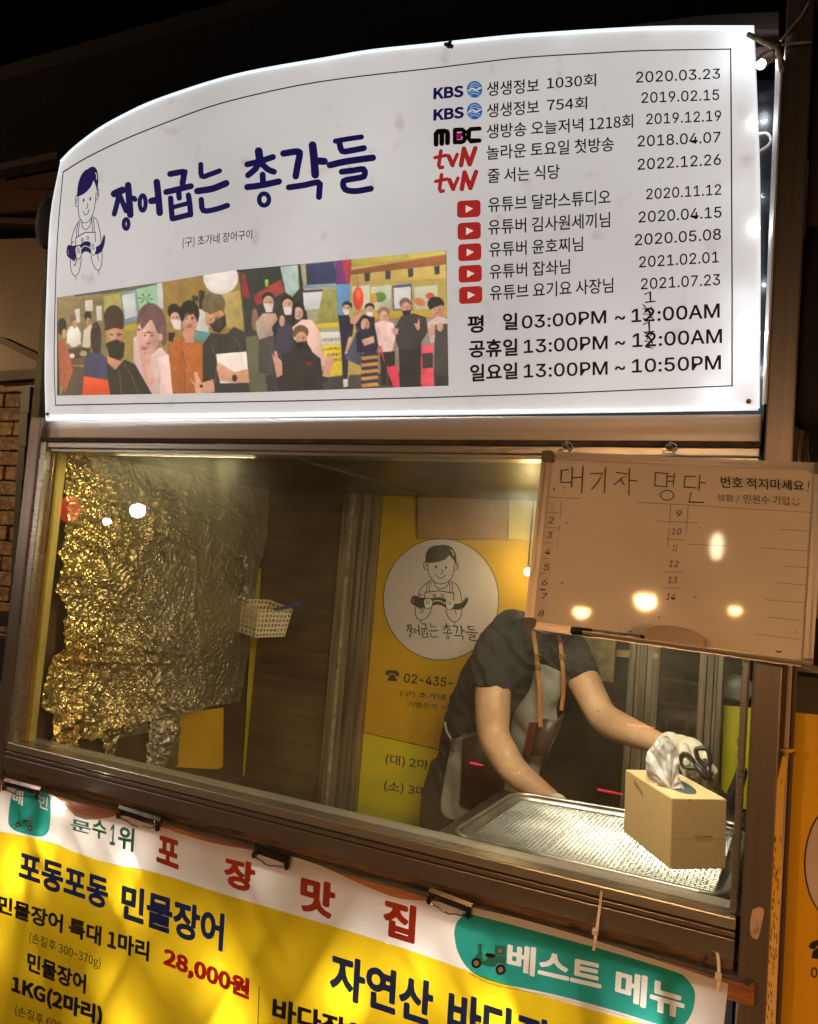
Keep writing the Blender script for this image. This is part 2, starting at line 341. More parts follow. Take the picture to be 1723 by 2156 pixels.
for (p_, q_), lb_ in ((((990,1606),(1095,1627)),'thin red neon tube reflected across the arm of the cook'),(((1258,1662),(1332,1676)),'thin red neon tube reflected beside the tissue box'),(((1322,1526),(1386,1533)),'short red neon tube reflected over the raised forearm')):
    A_ = np.array(mirrored(Y(0), *p_, 3.2)); B_ = np.array(mirrored(Y(0), *q_, 3.2)); t = thing('neon_tube', A_, lb_, 'lamp', 'red neon tubes across the alley')
    MB().tube([A_, B_], .006, 8).build('tube', emis('red_neon', (1,.02,.06), 9), t, True); MB().box(min(A_[0],B_[0]), max(A_[0],B_[0]), A_[1]-.03, A_[1]-.01, A_[2]-ZO-.01, A_[2]-ZO+.01).build('holder', BLACK, t)

# ================================================================== THE STALL
stall = thing('food_stall', (.78, .4, 0), 'aluminium and glass food stall with grimy sill, a cook inside', 'food stall')
YS = -.034
# corner posts
m = MB(); m.box(-.045,-.008,-.035,.03,-ZO+.0,.76,.003); m.build('corner_post', ALUV, stall)
m = MB(); m.box(1.568,1.608,-.04,.03,-ZO,1.43,.003); m.build('corner_post', ALUV, stall)
m = MB(); a_, b_, c_, d_ = Y(-.046)(1645,125), Y(-.046)(1611,850), Y(-.012)(1605,852), Y(-.012)(1634,125); n_ = np.cross(b_-a_, d_-a_); n_ /= np.linalg.norm(n_); m.slab([a_,b_,c_,d_], .003, n_ if n_[1] < 0 else -n_); m.build('post_glint_strip', WHITE, stall)  # white angled strip added to imitate the glint along the post edge
for q in ((1598,260),(1600,480),(1601,700)): lamp('led_beam', 'POINT', Y(-.028)(*q), .05, (.85,.92,1), .004, stall)  # extra LED points added to light that strip
# header
m = MB(); m.box(-.008,1.562,-.018,.03,.712,.757,.003); m.build('header_rail', ALUH, stall)
lamp('sign_spill', 'AREA', (.78,-.0335,.764+ZO), .65, (.86,.92,1), 1.52, stall, (math.radians(12),0,0), .003)
m = MB(); m.box(-.006,1.562,-.031,.0,.703,.7115); m.build('header_groove', DIRT, stall)
m = MB(); m.box(-.004,1.562,-.026,.03,.688,.7025,.002); m.box(-.002,1.56,-.02,.03,.680,.6875,.001); m.build('window_head', ALUL, stall)
# window side frames
m = MB(); m.box(-.008,.012,-.03,.02,-.012,.702,.002); m.box(.012,.02,-.012,.02,.0,.68,.001); m.build('window_jamb', ALUL, stall)
m = MB(); m.box(.0205,.026,-.006,.02,.0,.68); m.build('window_seal', mat('yellowed_seal', (.5,.42,.1), .5), stall)
m = MB(); m.box(1.552,1.562,-.02,.02,.0,.68,.002); m.build('window_jamb', ALUL, stall)
# sill
m = MB(); m.box(-.004,1.562,-.034,.04,-.018,-.001,.002); m.build('sill_ledge', ALUL, stall)
m = MB(); m.box(-.004,1.562,-.028,.02,-.0205,-.0185); m.build('sill_groove', DIRT, stall)
m = MB(); m.box(-.004,1.562,-.036,.02,-.0285,-.021,.001); m.box(-.004,1.562,-.038,.02,-.062,-.0305,.0015); m.build('sill_panel', ALU, stall)
m = MB(); m.box(-.004,1.562,-.030,.02,-.0775,-.0625,.001); m.build('sill_underside', mat('stained_timber', (.16,.09,.045), .7, 0, (.03,.02,.015), 14, bump=.4, bscale=50, stretch=(1,6,6)), stall)
m = MB(); m.box(-.004,1.562,.0,.02,-ZO,-.078); m.build('base_panel', mat('dark_base_sheet', (.05,.05,.055), .5), stall)
# inside of the stall
DARKW = mat('dark_brown_panelling', (.095,.06,.03), .5, 0, (.06,.038,.02), 6, bump=.1, bscale=25, stretch=(.6,1,7))
m = MB(); m.box(-.03,-.004,.02,.9,-.6,.73); m.build('side_wall', mat('side_wall_sheet', (.1,.055,.035), .4, 0, (.06,.035,.03), 4), stall)
m = MB(); m.box(1.575,1.6,.03,1.1,-.6,.73); m.build('side_wall', DARKW, stall)
m = MB(); m.box(-.03,.30,.9,.93,-.9,.75)
for i in range(44): z = -.6+i*.03; m.box(-.003,.299,.8975,.9,z,z+.0285,.0004)
m.build('back_wall', DARKW, stall)
m = MB(); m.box(-.03,1.6,.02,.88,.695,.715); m.box(.2,.205,.05,.86,.69,.695); m.box(.62,.624,.05,.86,.69,.695)
m.build('ceiling_panel', mat('blue_black_ceiling', (.012,.016,.019), .35, 0, (.03,.034,.036), 5, bump=.1), stall)
m = MB(); m.box(-.03,1.6,.86,.92,.72,.735); m.build('ceiling_trim', ALU, stall)
m = MB(); m.box(-.004,1.0,.03,.085,-.045,-.03,.003); m.box(1.0,1.574,.03,.56,-.06,-.045,.003); m.build('counter', mat('greasy_steel_counter', (.10,.10,.085), .3, .8, (.05,.05,.04), 12, bump=.3, bscale=30), stall)
m = MB(); m.box(.0,1.574,.022,.036,-.085,-.014,.002); m.build('counter_lip', mat('worn_steel', (.25,.24,.2), .35, .9, (.1,.1,.08), 20, bump=.3), stall)
m = MB(); m.box(.02,1.552,-.002,.002,-.002,.684); m.build('glass_pane', glass_mat('smeared_window_glass', .055), stall)
# ceiling lamp inside
tl = thing('strip_light', (1.15,.2,.66+ZO), 'strip light fixed under the stall ceiling behind the whiteboard', 'lamp')
m = MB(); m.box(1.22,1.5,.05,.10,.672,.692,.004); m.build('housing', WHITE, tl)
m = MB(); m.box(1.23,1.49,.06,.09,.660,.671,.004); m.build('tube', emis('strip_glow', (1,.9,.62), 6), tl)
lamp('strip_light_beam', 'AREA', (1.34,.045,.655+ZO), 7.5, (1,.95,.72), .36, tl, (math.radians(30),0,0), .05)
tl3 = thing('bulb_lamp', (1.17,.84,.42+ZO), 'bare yellow bulb glowing behind the cook beside the whiteboard edge', 'lamp')
c3 = Y(.86)(1112,1204); MB().sphere(c3, .012, 14).build('bulb', emis('yellow_bulb', (1,.75,.25), 8), tl3, True); MB().tube([c3+np.array([0,0,.01]), c3+np.array([0,.01,.3])], .003, 6).build('cord', BLACK, tl3)
lamp('bulb_light', 'POINT', c3+np.array([0,-.03,0]), 1.3, (1,.75,.32), .02, tl3)
tl2 = thing('strip_light', (.35,.12,.66+ZO), 'short added strip light tucked behind the window head at left', 'lamp')  # lamp added to brighten the left interior, hidden by the window head
m = MB(); m.box(.08,.60,.024,.05,.684,.694,.003); m.build('housing', WHITE, tl2)
lamp('strip_light_beam', 'AREA', (.35,.045,.68+ZO), 2.4, (1,.84,.45), .4, tl2, (math.radians(-8),0,0), .04)

# ================================================================== LIGHTBOX SIGN
sign = thing('lightbox_sign', (.76,-.02,.77+ZO), 'white backlit signboard with arched top, navy brush title and opening hours', 'sign')
PS = Y(YS)
top_edge = smooth([(127.6,341),(156,312.5),(208,273),(260,244),(312.5,219),(385,193),(469,167),(552,148),(677,126.6),(781,109),(897,97),(1060,80),(1160,72.6),(1286,65),(1411,60),(1586,60)], 3)
right_edge = smooth([(1586,60),(1592,200),(1598,370),(1599,600),(1597,858)], 4)
left_edge = smooth([(97,883),(95,767),(99,611),(106.7,455),(127.6,341)], 4)
outline = top_edge[:-1]+right_edge+left_edge[:-1]
sm = bpy.data.materials.new('backlit_acrylic'); sm.use_nodes = True; N = sm.node_tree.nodes; L = sm.node_tree.links; b = N['Principled BSDF']
tc = N.new('ShaderNodeTexCoord')
n1 = N.new('ShaderNodeTexNoise'); n1.inputs['Scale'].default_value = 1.6; n1.inputs['Detail'].default_value = 2; L.new(tc.outputs['Object'], n1.inputs[0])
n2 = N.new('ShaderNodeTexNoise'); n2.inputs['Scale'].default_value = 22; n2.inputs['Detail'].default_value = 4; L.new(tc.outputs['Object'], n2.inputs[0])
rp = N.new('ShaderNodeValToRGB'); rp.color_ramp.elements[0].position = .62; rp.color_ramp.elements[0].color = (.74,.71,.69,1); rp.color_ramp.elements[1].position = .82; rp.color_ramp.elements[1].color = (.52,.47,.43,1)
L.new(n2.outputs[0], rp.inputs[0]); b.inputs['Base Color'].default_value = (.22,.21,.2,1); b.inputs['Roughness'].default_value = .3; b.inputs['Specular IOR Level'].default_value = .3
L.new(rp.outputs[0], b.inputs['Emission Color'])
mr = N.new('ShaderNodeMapRange'); mr.inputs[1].default_value = .3; mr.inputs[2].default_value = .7; mr.inputs[3].default_value = .58; mr.inputs[4].default_value = .82; L.new(n1.outputs[0], mr.inputs[0]); L.new(mr.outputs[0], b.inputs['Emission Strength'])
tr = N.new('ShaderNodeBsdfTranslucent'); tr.inputs[0].default_value = (.5,.5,.5,1); ms = N.new('ShaderNodeAddShader'); L.new(b.outputs[0], ms.inputs[0]); L.new(tr.outputs[0], ms.inputs[1]); L.new(ms.outputs[0], N['Material Output'].inputs[0])
m = MB(); P = [PS(*q) for q in outline]; k = len(P); m.add(P+[p+np.array([0,.005,0]) for p in P], [tuple(range(k))]+[(i, k+i, k+(i+1)%k, (i+1)%k) for i in range(k)]); m.build('face_panel', sm, sign)
# lit rim along the acrylic edge
rim = MB(); n = len(top_edge)
def ribbon(mb, pts, wd, y0, y1):
    """narrow strip following photo points on the facade, wd metres outwards, real depth"""
    P = [Y(y0)(*q) for q in pts]; Q = []
    for i in range(len(P)):
        t = P[min(i+1,len(P)-1)]-P[max(i-1,0)]; t /= np.linalg.norm(t); Q.append(P[i]+wd*np.array([-t[2],0,t[0]]))
    k = len(P); B = [p+np.array([0,y1-y0,0]) for p in P]; C = [p+np.array([0,y1-y0,0]) for p in Q]
    fs = []
    for i in range(k-1): fs += [(i,i+1,k+i+1,k+i),(k+i,k+i+1,3*k+i+1,3*k+i),(2*k+i,3*k+i,3*k+i+1,2*k+i+1),(i,2*k+i,2*k+i+1,i+1)]
    mb.add(P+Q+B+C, fs)
ribbon(rim, top_edge, .0055, YS-.001, YS+.006)
rim.build('lit_edge', emis('edge_glow', (.72,.88,1), 1.25), sign)
rim = MB(); ribbon(rim, right_edge, .002, YS-.001, YS+.004); ribbon(rim, left_edge, .0016, YS-.001, YS+.004)
bot = [(97,883),(400,877.5),(900,869.5),(1250,864),(1597,858)]; ribbon(rim, bot[::-1], .0035, YS+.001, YS+.006)
rim.build('lit_edge', emis('edge_glow_soft', (.8,.9,1), .8), sign)
# box behind
BX = mat('dark_box_sheet', (.012,.013,.018), .22, 0, (.02,.02,.028), 12, coat=.3)
arch = [(x, .765+ (.635+.14*math.sin(math.pi*min(1,max(0,(x+.04)/1.6)))) ) for x in np.linspace(-.04,1.56,20)]
m = MB(); m.slab([(-.02,.10,.767+ZO),(1.56,.10,.767+ZO)]+[(x,.10,z-.03+ZO) for x,z in arch[::-1]], .01); m.build('backboard', BX, sign)
LEDW = emis('led_white', (.85,.93,1), 12)
def led(c, r=.006): return MB().sphere(c, r, 10).build('led_lamp', LEDW, sign, True)
c = Y(.02)(1603,135); led(c, .008); lamp('led_beam', 'POINT', c+np.array([.0,-.012,0]), .22, (.85,.93,1), .006, sign)
# LED modules just behind the face: they make the bright patches near its edge
for q, e in (((1588,705),.20),((1575,770),.26),((1510,842),.2),((1565,640),.12),((1562,420),.05),((118,520),.07),((108,760),.07),((113,640),.05),((140,360),.05),((1200,100),.03),((1400,85),.03),((1540,160),.04),((700,150),.03),((125,860),.03)):
    c = Y(YS+.03)(*q); lamp('led_beam', 'POINT', c, e*.2, (.88,.92,1), .006, sign)
# border line
m = MB()
bl = smooth([(133,362),(180,333),(260,294),(365,252),(469,216),(625,180),(760,160),(897,148-3),(1010,131),(1110,120),(1261,111),(1361,106),(1539,103)], 3)
stroke(m, PS, bl, 2.6); stroke(m, PS, [(1539,102),(1540.5,300),(1542,600),(1542,813)], 2.9); stroke(m, PS, [(1543,812),(1200,827),(900,837),(620,844),(117,853)], 2.6)
stroke(m, PS, smooth([(117,854),(114,760),(116,640),(121,500),(133,361)], 4), 1.9)
m.build('border_line', INK, sign)
# title brush lettering (strokes in crop units of the sign: x .5208)
K = .5208
TITLE = [([(462,783),(495,768)],24),([(482,782),(475,815),(462,865)],17),([(484,790),(497,820),(510,852)],17),([(518,748),(522,800),(527,868)],22),([(540,800),(546,806)],17),('o',510,905,10,20,13),
 ('o',577,820,12,31,14),([(612,812),(632,808)],22),([(634,735),(640,790),(646,860)],22),
 ([(688,703),(742,694),(744,706),(738,742)],20),([(672,776),(772,752)],20),([(722,768),(725,800)],18),([(690,800),(693,845),(697,884)],18),([(762,788),(768,830),(771,868)],18),([(697,838),(765,820)],15),([(700,884),(770,866)],18),
 ([(812,664),(816,712),(850,704),(888,690)],17),([(798,772),(860,762),(915,740)],22),([(814,806),(822,850),(870,846),(920,830)],18),
 ([(1046,610),(1050,640)],26),([(1000,664),(1050,652),(1104,634)],20),([(1048,650),(1035,680),(1003,708)],20),([(1062,665),(1085,685),(1108,694)],20),([(1062,705),(1064,742)],20),([(1000,756),(1060,748),(1128,733)],21),('o',1068,806,20,24,15),
 ([(1146,620),(1200,612),(1212,622),(1204,665),(1196,712)],22),([(1264,586),(1270,640),(1275,706)],26),([(1290,650),(1312,652)],24),([(1168,757),(1230,748),(1288,737),(1292,765),(1290,796)],20),
 ([(1356,570),(1400,562),(1462,553)],17),([(1372,575),(1384,610),(1420,608),(1472,598)],20),([(1334,667),(1400,652),(1508,637)],22),([(1382,694),(1430,688),(1470,684),(1472,712),(1430,722),(1390,732),(1396,765),(1440,772),(1500,762)],20)]
def title(mb, f, ws, pl):
    for s in TITLE:
        if s[0] == 'o': _, cx, cy, rx, ry, wd = s; stroke(mb, pl, [f(x, y) for x, y in ell(cx, cy, rx, ry, 18)], wd*ws, closed=True)
        else:
            pts = s[0] if len(s[0]) < 3 else smooth(s[0], 3); stroke(mb, pl, [f(*q) for q in pts], s[1]*ws)
m = MB(); title(m, lambda x, y: (x*K, y*K), K*1.25, PS); m.build('title_lettering', NAVY, sign)
m = MB(); text(m, PS, '(구) 초가네 장어구이', (384,524), (530.5,505), 24, 23, .004, lean=.05); m.build('subtitle_lettering', INK, sign)
# mascot logo -----------------------------------------------------------
def mascot(name, parent, pl, f, ws, ink):
    """shop emblem: line drawing of a smiling cook in an apron holding an eel"""
    m = MB(); wl = ML(); F = lambda pts: [f(*q) for q in pts]
    st = lambda pts, wd, sm=True, **k: stroke(m, pl, F(smooth(pts, 4) if sm and len(pts) > 2 else pts), wd*ws, **k)
    poly(m, pl, F(smooth([(643,612),(645,560),(665,525),(700,508),(722,508),(740,503),(780,508),(812,530),(828,565),(830,600),(828,626),(815,600),(795,575),(785,568),(765,590),(725,606),(690,612),(660,613),(643,612)], 4)), 6e-4)
    st([(657,614),(660,660),(672,700),(700,732),(737,741),(775,730),(803,700),(815,660),(818,622)], 5)
    st([(655,610),(640,605),(632,622),(634,643),(645,655),(658,656)], 5); st([(820,612),(834,610),(841,628),(839,645),(828,656),(816,656)], 5)
    st([(653,622),(645,625),(646,640)], 4); st([(826,622),(833,628),(830,641)], 4)
    poly(m, pl, F(ell(707,638,7,9,12)), 6e-4); poly(m, pl, F(ell(767,642,7,9,12)), 6e-4)
    st([(738,656),(747,664),(742,676),(733,678)], 4.5); st([(708,686),(722,702),(738,706),(752,700),(762,686)], 5)
    st([(693,722),(700,750),(718,766),(740,770),(765,762),(780,742),(785,724)], 5)
    st([(680,718),(650,735),(620,765),(605,790),(597,812)], 5); st([(795,722),(830,745),(850,780),(860,815),(862,850)], 5)
    st([(665,730),(652,755),(648,790)], 4.5); st([(678,730),(668,760),(665,785)], 4.5); st([(785,728),(790,760),(792,790)], 4.5); st([(798,730),(806,760),(808,792)], 4.5)
    st([(640,792),(725,782),(815,797)], 6.5, False); st([(640,792),(637,830)], 5, False); st([(815,797),(812,840)], 5, False)
    st([(640,880),(620,915),(612,905)], 4.5); st([(583,880),(580,920),(592,950),(615,962),(645,950),(668,920),(682,885)], 5); st([(615,962),(614,978)], 4.5, False)
    st([(765,895),(775,930),(795,960),(820,972),(848,955),(862,920),(866,880)], 5); st([(818,972),(817,990)], 4.5, False); st([(822,900),(830,928)], 4.5, False)
    # eel
    poly(m, pl, F(smooth([(553,842),(560,820),(580,812),(602,820),(640,826),(680,828),(715,822),(755,828),(790,850),(820,862),(850,858),(872,848),(888,830),(897,822),(901,835),(893,862),(870,888),(840,898),(812,896),(775,890),(740,872),(705,868),(670,882),(635,882),(610,888),(575,872),(556,856),(553,842)], 4)), 5e-4)
    st([(870,850),(885,826),(898,826),(896,850),(880,870)], 4); st([(598,822),(612,806),(626,806)], 5); st([(598,878),(612,893),(628,885)], 5)
    wp = lambda pts, wd: stroke(wl, pl, F(smooth(pts, 4) if len(pts) > 2 else pts), wd*ws, off=1.1e-3)
    wp([(684,850),(712,842),(745,850),(768,864)], 5)
    wp([(796,535),(810,548),(812,566)], 5)
    poly(wl, pl, F(ell(568,838,3,3,8)), 1.1e-3); poly(wl, pl, F(ell(568,850,3,3,8)), 1.1e-3)
    for cx, cy, sx in ((658,862,1),(790,868,1)):
        poly(wl, pl, F(smooth([(cx-24,cy-18),(cx-16,cy-28),(cx+14,cy-28),(cx+24,cy-14),(cx+22,cy+14),(cx+4,cy+28),(cx-16,cy+22),(cx-22,cy+4),(cx-24,cy-18)], 3)), 1.1e-3)
        for k in range(3): stroke(m, pl, F([(cx-12+k*10,cy-24),(cx-10+k*10,cy+4)]), 3.4*ws, off=1.5e-3)
        stroke(m, pl, F(smooth([(cx-24,cy-4),(cx-18,cy+22),(cx+4,cy+29),(cx+24,cy+12)], 4)), 4.5*ws, off=1.5e-3)
    for s, x0 in (('총',684),('각',732)):
        a = f(x0, 826-2); c = f(x0+26, 828-2); h = a[1]-f(x0, 798)[1]; text(m, pl, s, a, c, h*.92, bold=.012, lean=.0, off=8e-4)
    o = m.build(name, ink, parent); wl.build('emblem_highlights', WHITE if pl is not PS else EMW, parent); return o
EMW = mat('backlit_white_ink', (.7,.7,.7), .4, emit=(.74,.715,.70), estr=.7)
def fs(x, y):
    a = (x-735)/200; c = (y-740)/200
    return (134.6+.13021*(358.9+360*a-.6*c+38.3*c*c+22*a*0), 336.5+.13021*(1012.5-124*a+731.5*c-17.5*c*c))
mascot('cook_emblem', sign, PS, fs, .29, NAVY)
# right block -----------------------------------------------------------
KB = [(2,((912.6,209.4),(976.2,204),25)),(2,((912.6,254.5),(977,248.5),25))]
m = ML()
for _, (a, c, h) in KB: text(m, PS, 'KBS', a, c, h, h, .055, lean=.02)
m.build('broadcaster_lettering', NAVY, sign)
m = ML(); wv = MB()
for cx, cy in ((999.8,187.8),(999.8,233.4)):
    poly(m, PS, ell(cx, cy, 16.3, 17.8, 28))
    for k in range(5):
        yy = cy-11+k*5.3
        stroke(wv, PS, smooth([(cx-13+abs(k-2)*1.6,yy+3),(cx-4,yy-1.5),(cx+3,yy+1.5 if k==2 else yy-1.5),(cx+13-abs(k-2)*1.6,yy-3 if k==2 else yy+2)], 4), 3.2 if k==2 else 1.0, off=9e-4)
m.build('globe_mark', mat('blue_ink', (.03,.2,.62), .4, emit=(.05,.28,.75), estr=.35), sign); wv.build('globe_waves', EMW, sign)
m = MB(); a = .5009
def cs(x, y): return (860+x*a, y*a)
lw = 21*a   # station letters drawn with square bars
for pts in ([(117,606),(117,560),(124,553),(152,550),(163,553),(165,560),(165,600)],[(141,556),(141,603)]): stroke(m, PS, [cs(*q) for q in pts], lw)
for pts in ([(196,548),(196,598)],[(196,545),(228,544),(236,552),(232,566),(238,576),(234,592),(226,596),(196,597)],[(300,540),(262,542),(254,550),(254,584),(262,592),(300,590)]): stroke(m, PS, [cs(*q) for q in pts], lw*.86)
m.build('broadcaster_lettering', INK, sign)
m = MB(); poly(m, PS, [cs(*q) for q in ((202,558),(224,557),(224,585),(202,586))], 1e-3); m.build('square_mark', mat('magenta_ink', (.6,.01,.2), .4, emit=(.7,.01,.25), estr=.3), sign)
RED = mat('red_ink', (.62,.03,.03), .45, emit=(.7,.04,.04), estr=.35)
m = MB()
for dx, dy in ((0,0),(3,100)):
    g_ = lambda pts: [cs(x+dx, y+dy) for x, y in pts]
    for pts, wd in (([(137,634),(128,695),(134,704),(144,702)],16),([(112,662),(160,652)],15),([(170,656),(186,694)],19),([(186,694),(206,648)],15),([(222,694),(234,624)],20),([(234,626),(258,688)],20),([(258,690),(282,622)],20)): stroke(m, PS, g_(pts), wd*a)
m.build('broadcaster_lettering', RED, sign)
m = ML(); tri = ML()
for x0, x1, cy in ((962.7,1012.3,439.5),(963.7,1012.8,486),(965,1013.8,530.8),(966,1015,576),(967,1016,621)):
    sk = lambda x, y, xm=(x0+x1)/2: (x, y-(x-xm)*.06)
    poly(m, PS, rrect(x0, cy-18, x1, cy+18, 8, sk), 6e-4); xm = (x0+x1)/2
    poly(tri, PS, [sk(xm-6.5,cy-8), sk(xm+9,cy), sk(xm-6.5,cy+8)], 9e-4)
for a_, b_ in zip(m.items, tri.items):
    o = a_.build('play_badge', RED, sign); o2 = b_.build('play_arrow', EMW, o); o2.matrix_parent_inverse = Matrix.Translation(sign.location).inverted()@Matrix.Translation((0,0,0)); o2.matrix_parent_inverse = Matrix.Identity(4)
m = ML(); T = lambda s, a, c, h, h2=None, bo=.010: text(m, PS, s, a, c, h, h2, bo, lean=.0)
T('생생정보',(1025.3,202.9),(1135.5,194),31,30); T('1030회',(1152,188.5),(1255.7,181),27); T('생생정보',(1025.3,248),(1135.5,239),30); T('754회',(1152,234.4),(1236.7,229.4),27)
T('생방송 오늘저녁 1218회',(1025,292.5),(1333.5,268.5),31,29); T('놀라운 토요일 첫방송',(1025,337),(1293,318),31,31); T('줄 서는 식당',(1027,386),(1179,376),31)
T('유튜브 달라스튜디오',(1028,447),(1286,430),32); T('유튜버 김사원세끼님',(1028,494.4),(1285,478),32); T('유튜버 윤호찌님',(1030,541),(1228,528.6),31); T('유튜버 잡솨님',(1031,587.7),(1200.6,576),31); T('유튜브 요기요 사장님',(1032,632.8),(1291.8,616),32)
m.build('programme_lettering', INK, sign)
m = ML()
for s, a1, c1, h, h2 in (('2020.03.23',(1339.5,174.3),(1517,165.3),24,22),('2019.02.15',(1351,217),(1515,210.4),23,23),('2019.12.19',(1361,262),(1519,254.5),23,23),('2018.04.07',(1343,309),(1517.7,299.5),24,23),('2022.12.26',(1343,358),(1518.7,347),24,24),
    ('2020.11.12',(1361,420),(1519,410),23,23),('2020.04.15',(1345,469),(1519.7,458),24,24),('2020.05.08',(1337,517),(1518.7,504.5),24,24),('2021.02.01',(1346,563.6),(1514,552.6),24,24),('2021.07.23',(1350,609.7),(1517,600),24,24)): T(s,a1,c1,h,h2,.012)
m.build('date_lettering', INK, sign)
m = ML()
for s, a1, c1, h, h2 in (('평',(985,702),(1018.8,700),38,37),('일',(1059,695.4),(1090.4,694.4),37,36),('03:00PM',(1099,692.4),(1277,680.4),28,28),('~',(1295,674),(1317,673),9,9),('12:00AM',(1330,679),(1516,669),29,31),
    ('공휴일',(987.7,754),(1090.4,749),38,37),('13:00PM',(1103,744),(1280,735),29,29),('~',(1295,727),(1317,726),9,9),('12:00AM',(1332,731.5),(1521,722.4),30,31),
    ('일요일',(990,804),(1090.4,797.6),37,35),('13:00PM',(1103,795.6),(1280,789),29,29),('~',(1295,780),(1317,779),9,9),('10:50PM',(1331,785),(1518.7,778),29,31)): T(s,a1,c1,h,h2,.026 if ord(s[0]) > 1000 else (.02 if s != '~' else .05))
m.build('hours_lettering', INK, sign)
m = MB(); c4 = lambda x, y: (860+x*.5009, 486+y*.5009)
for x, y in ((1015,278),(1010,405)):
    for pts in ([(-20,-12),(2,-22),(4,20)],[(-18,22),(22,18)]): stroke(m, PS, [c4(x+i, y+j) for i, j in pts], 3.0, off=1e-3)
for x, y, sc in ((1005,345,1),(1010,460,.9)):
    random.seed(3)
    for k in range(9): stroke(m, PS, [c4(x-22*sc+random.uniform(0,12), y+random.uniform(-38,38)), c4(x+26*sc-random.uniform(0,12), y+random.uniform(-38,38))], 2.0, off=1e-3)
m.build('pen_correction', mat('grey_marker', (.05,.045,.042), .6), sign)
for c in ((1577,845),(101,872)):
    q = PS(*c); m = MB(); m.tube([q+np.array([0,-.004,0]), q+np.array([0,.004,0])], [.0035,.005], 12); m.build('screw', mat('brass', (.45,.33,.12), .35, .9), sign, True)
q = PS(947,97); m = MB()
for dx, dz, r in ((0,0,.006),(.006,-.004,.004),(-.007,.003,.0035),(.003,.006,.003)): m.sphere(q+np.array([dx,-.004,dz]), r, 8)
m.build('rust_clump', mat('rusty_wire', (.05,.03,.02), .9, bump=1), sign)
# small printed group picture -------------------------------------------
SC = 2; X0, Y0, CW, CH = 112, 518, 842, 322
img = np.zeros((CH*SC, CW*SC, 3)); gy, gx = np.mgrid[0:CH*SC, 0:CW*SC]; gxd = X0+gx/SC; gyd = Y0+gy/SC
def lc(c): return np.array(lin(c)[:3])
_rg = np.random.RandomState(4)
def _lf(n, seed):      # smooth random field
    r_ = np.random.RandomState(seed).rand(n, n*3); yy_ = np.linspace(0, n-1.001, CH*SC); xx_ = np.linspace(0, 3*n-1.001, CW*SC); j = yy_.astype(int); i = xx_.astype(int); fy = (yy_-j)[:,None]; fx = (xx_-i)[None]; fy = fy*fy*(3-2*fy); fx = fx*fx*(3-2*fx)
    g = lambda a, b: r_[np.minimum(j+a, n-1)[:,None], np.minimum(i+b, 3*n-1)[None]]
    return (g(0,0)*(1-fy)+g(1,0)*fy)*(1-fx)+(g(0,1)*(1-fy)+g(1,1)*fy)*fx-.5
LF_ = [_lf(n, n) for n in (9, 17, 34, 60)]
def _blend(mask, col, al=1.):
    ys_i, xs_i = np.nonzero(mask > .02)
    if len(ys_i) == 0: return
    j0, j1, i0, i1 = max(0, ys_i.min()-6), ys_i.max()+7, max(0, xs_i.min()-6), xs_i.max()+7
    mk = mask[j0:j1, i0:i1]; sub = img[j0:j1, i0:i1]; h_, w_ = mk.shape; a = _rg.uniform(-.9, .9)
    gr = (np.linspace(-1,1,h_)[:,None]*.16+np.linspace(-1,1,w_)[None]*a*.22)
    e = mk.copy()
    for _ in range(4): e = (e+np.roll(e,1,0)+np.roll(e,-1,0)+np.roll(e,1,1)+np.roll(e,-1,1))/5
    sh_ = 1-.30*np.clip(e*2,0,1)*(mk < .5)*al                       # contact shade round each shape, as photographed
    rimd = 1-.30*np.clip(1-(e-.5)*2.2, 0, 1)*(1 if h_ > 14 else 0)
    k = _rg.randint(0, 4); lf = LF_[k][j0:j1, i0:i1]*.16+LF_[3][j0:j1, i0:i1]*.10
    c = lc(col)[None,None]*(np.clip((1-gr+lf)*rimd, .25, 1.8))[...,None]
    sub *= sh_[...,None]; m3 = (mk*al)[...,None]; img[j0:j1, i0:i1] = sub*(1-m3)+c*m3
def pE(cx, cy, rx, ry, col, al=1., rot=0., soft=.8):
    r = math.radians(rot); x = (gxd-cx)*math.cos(r)+(gyd-cy)*math.sin(r); y = -(gxd-cx)*math.sin(r)+(gyd-cy)*math.cos(r)
    d = (1-np.sqrt((x/rx)**2+(y/ry)**2))*min(rx, ry); _blend(np.clip(d/soft+.5, 0, 1), col, al)
def pP(pts, col, al=1.):
    pts = np.array(pts, float); x0, y0 = pts.min(0)-1; x1, y1 = pts.max(0)+1
    ins = np.zeros(gxd.shape, bool); j = len(pts)-1
    for i in range(len(pts)):
        xi, yi = pts[i]; xj, yj = pts[j]
        with np.errstate(divide='ignore', invalid='ignore'): c = ((yi > gyd) != (yj > gyd)) & (gxd < (xj-xi)*(gyd-yi)/((yj-yi) if yj != yi else 1e-9)+xi)
        ins ^= c; j = i
    _blend(ins.astype(float), col, al)
A3 = lambda x, y: (104.7+x*.25173, 508.5+y*.25173); A4 = lambda x, y: (508.5+x*.26476, 508.5+y*.26476)
def P3(col, *p, al=1.): pP([A3(*q) for q in p], col, al)
def E3(col, x, y, rx, ry, rot=0, al=1., soft=.8): q = A3(x, y); pE(q[0], q[1], rx*.25173, ry*.25173, col, al, rot, soft)
def P4(col, *p, al=1.): pP([A4(*q) for q in p], col, al)
def E4(col, x, y, rx, ry, rot=0, al=1., soft=.8): q = A4(x, y); pE(q[0], q[1], rx*.26476, ry*.26476, col, al, rot, soft)
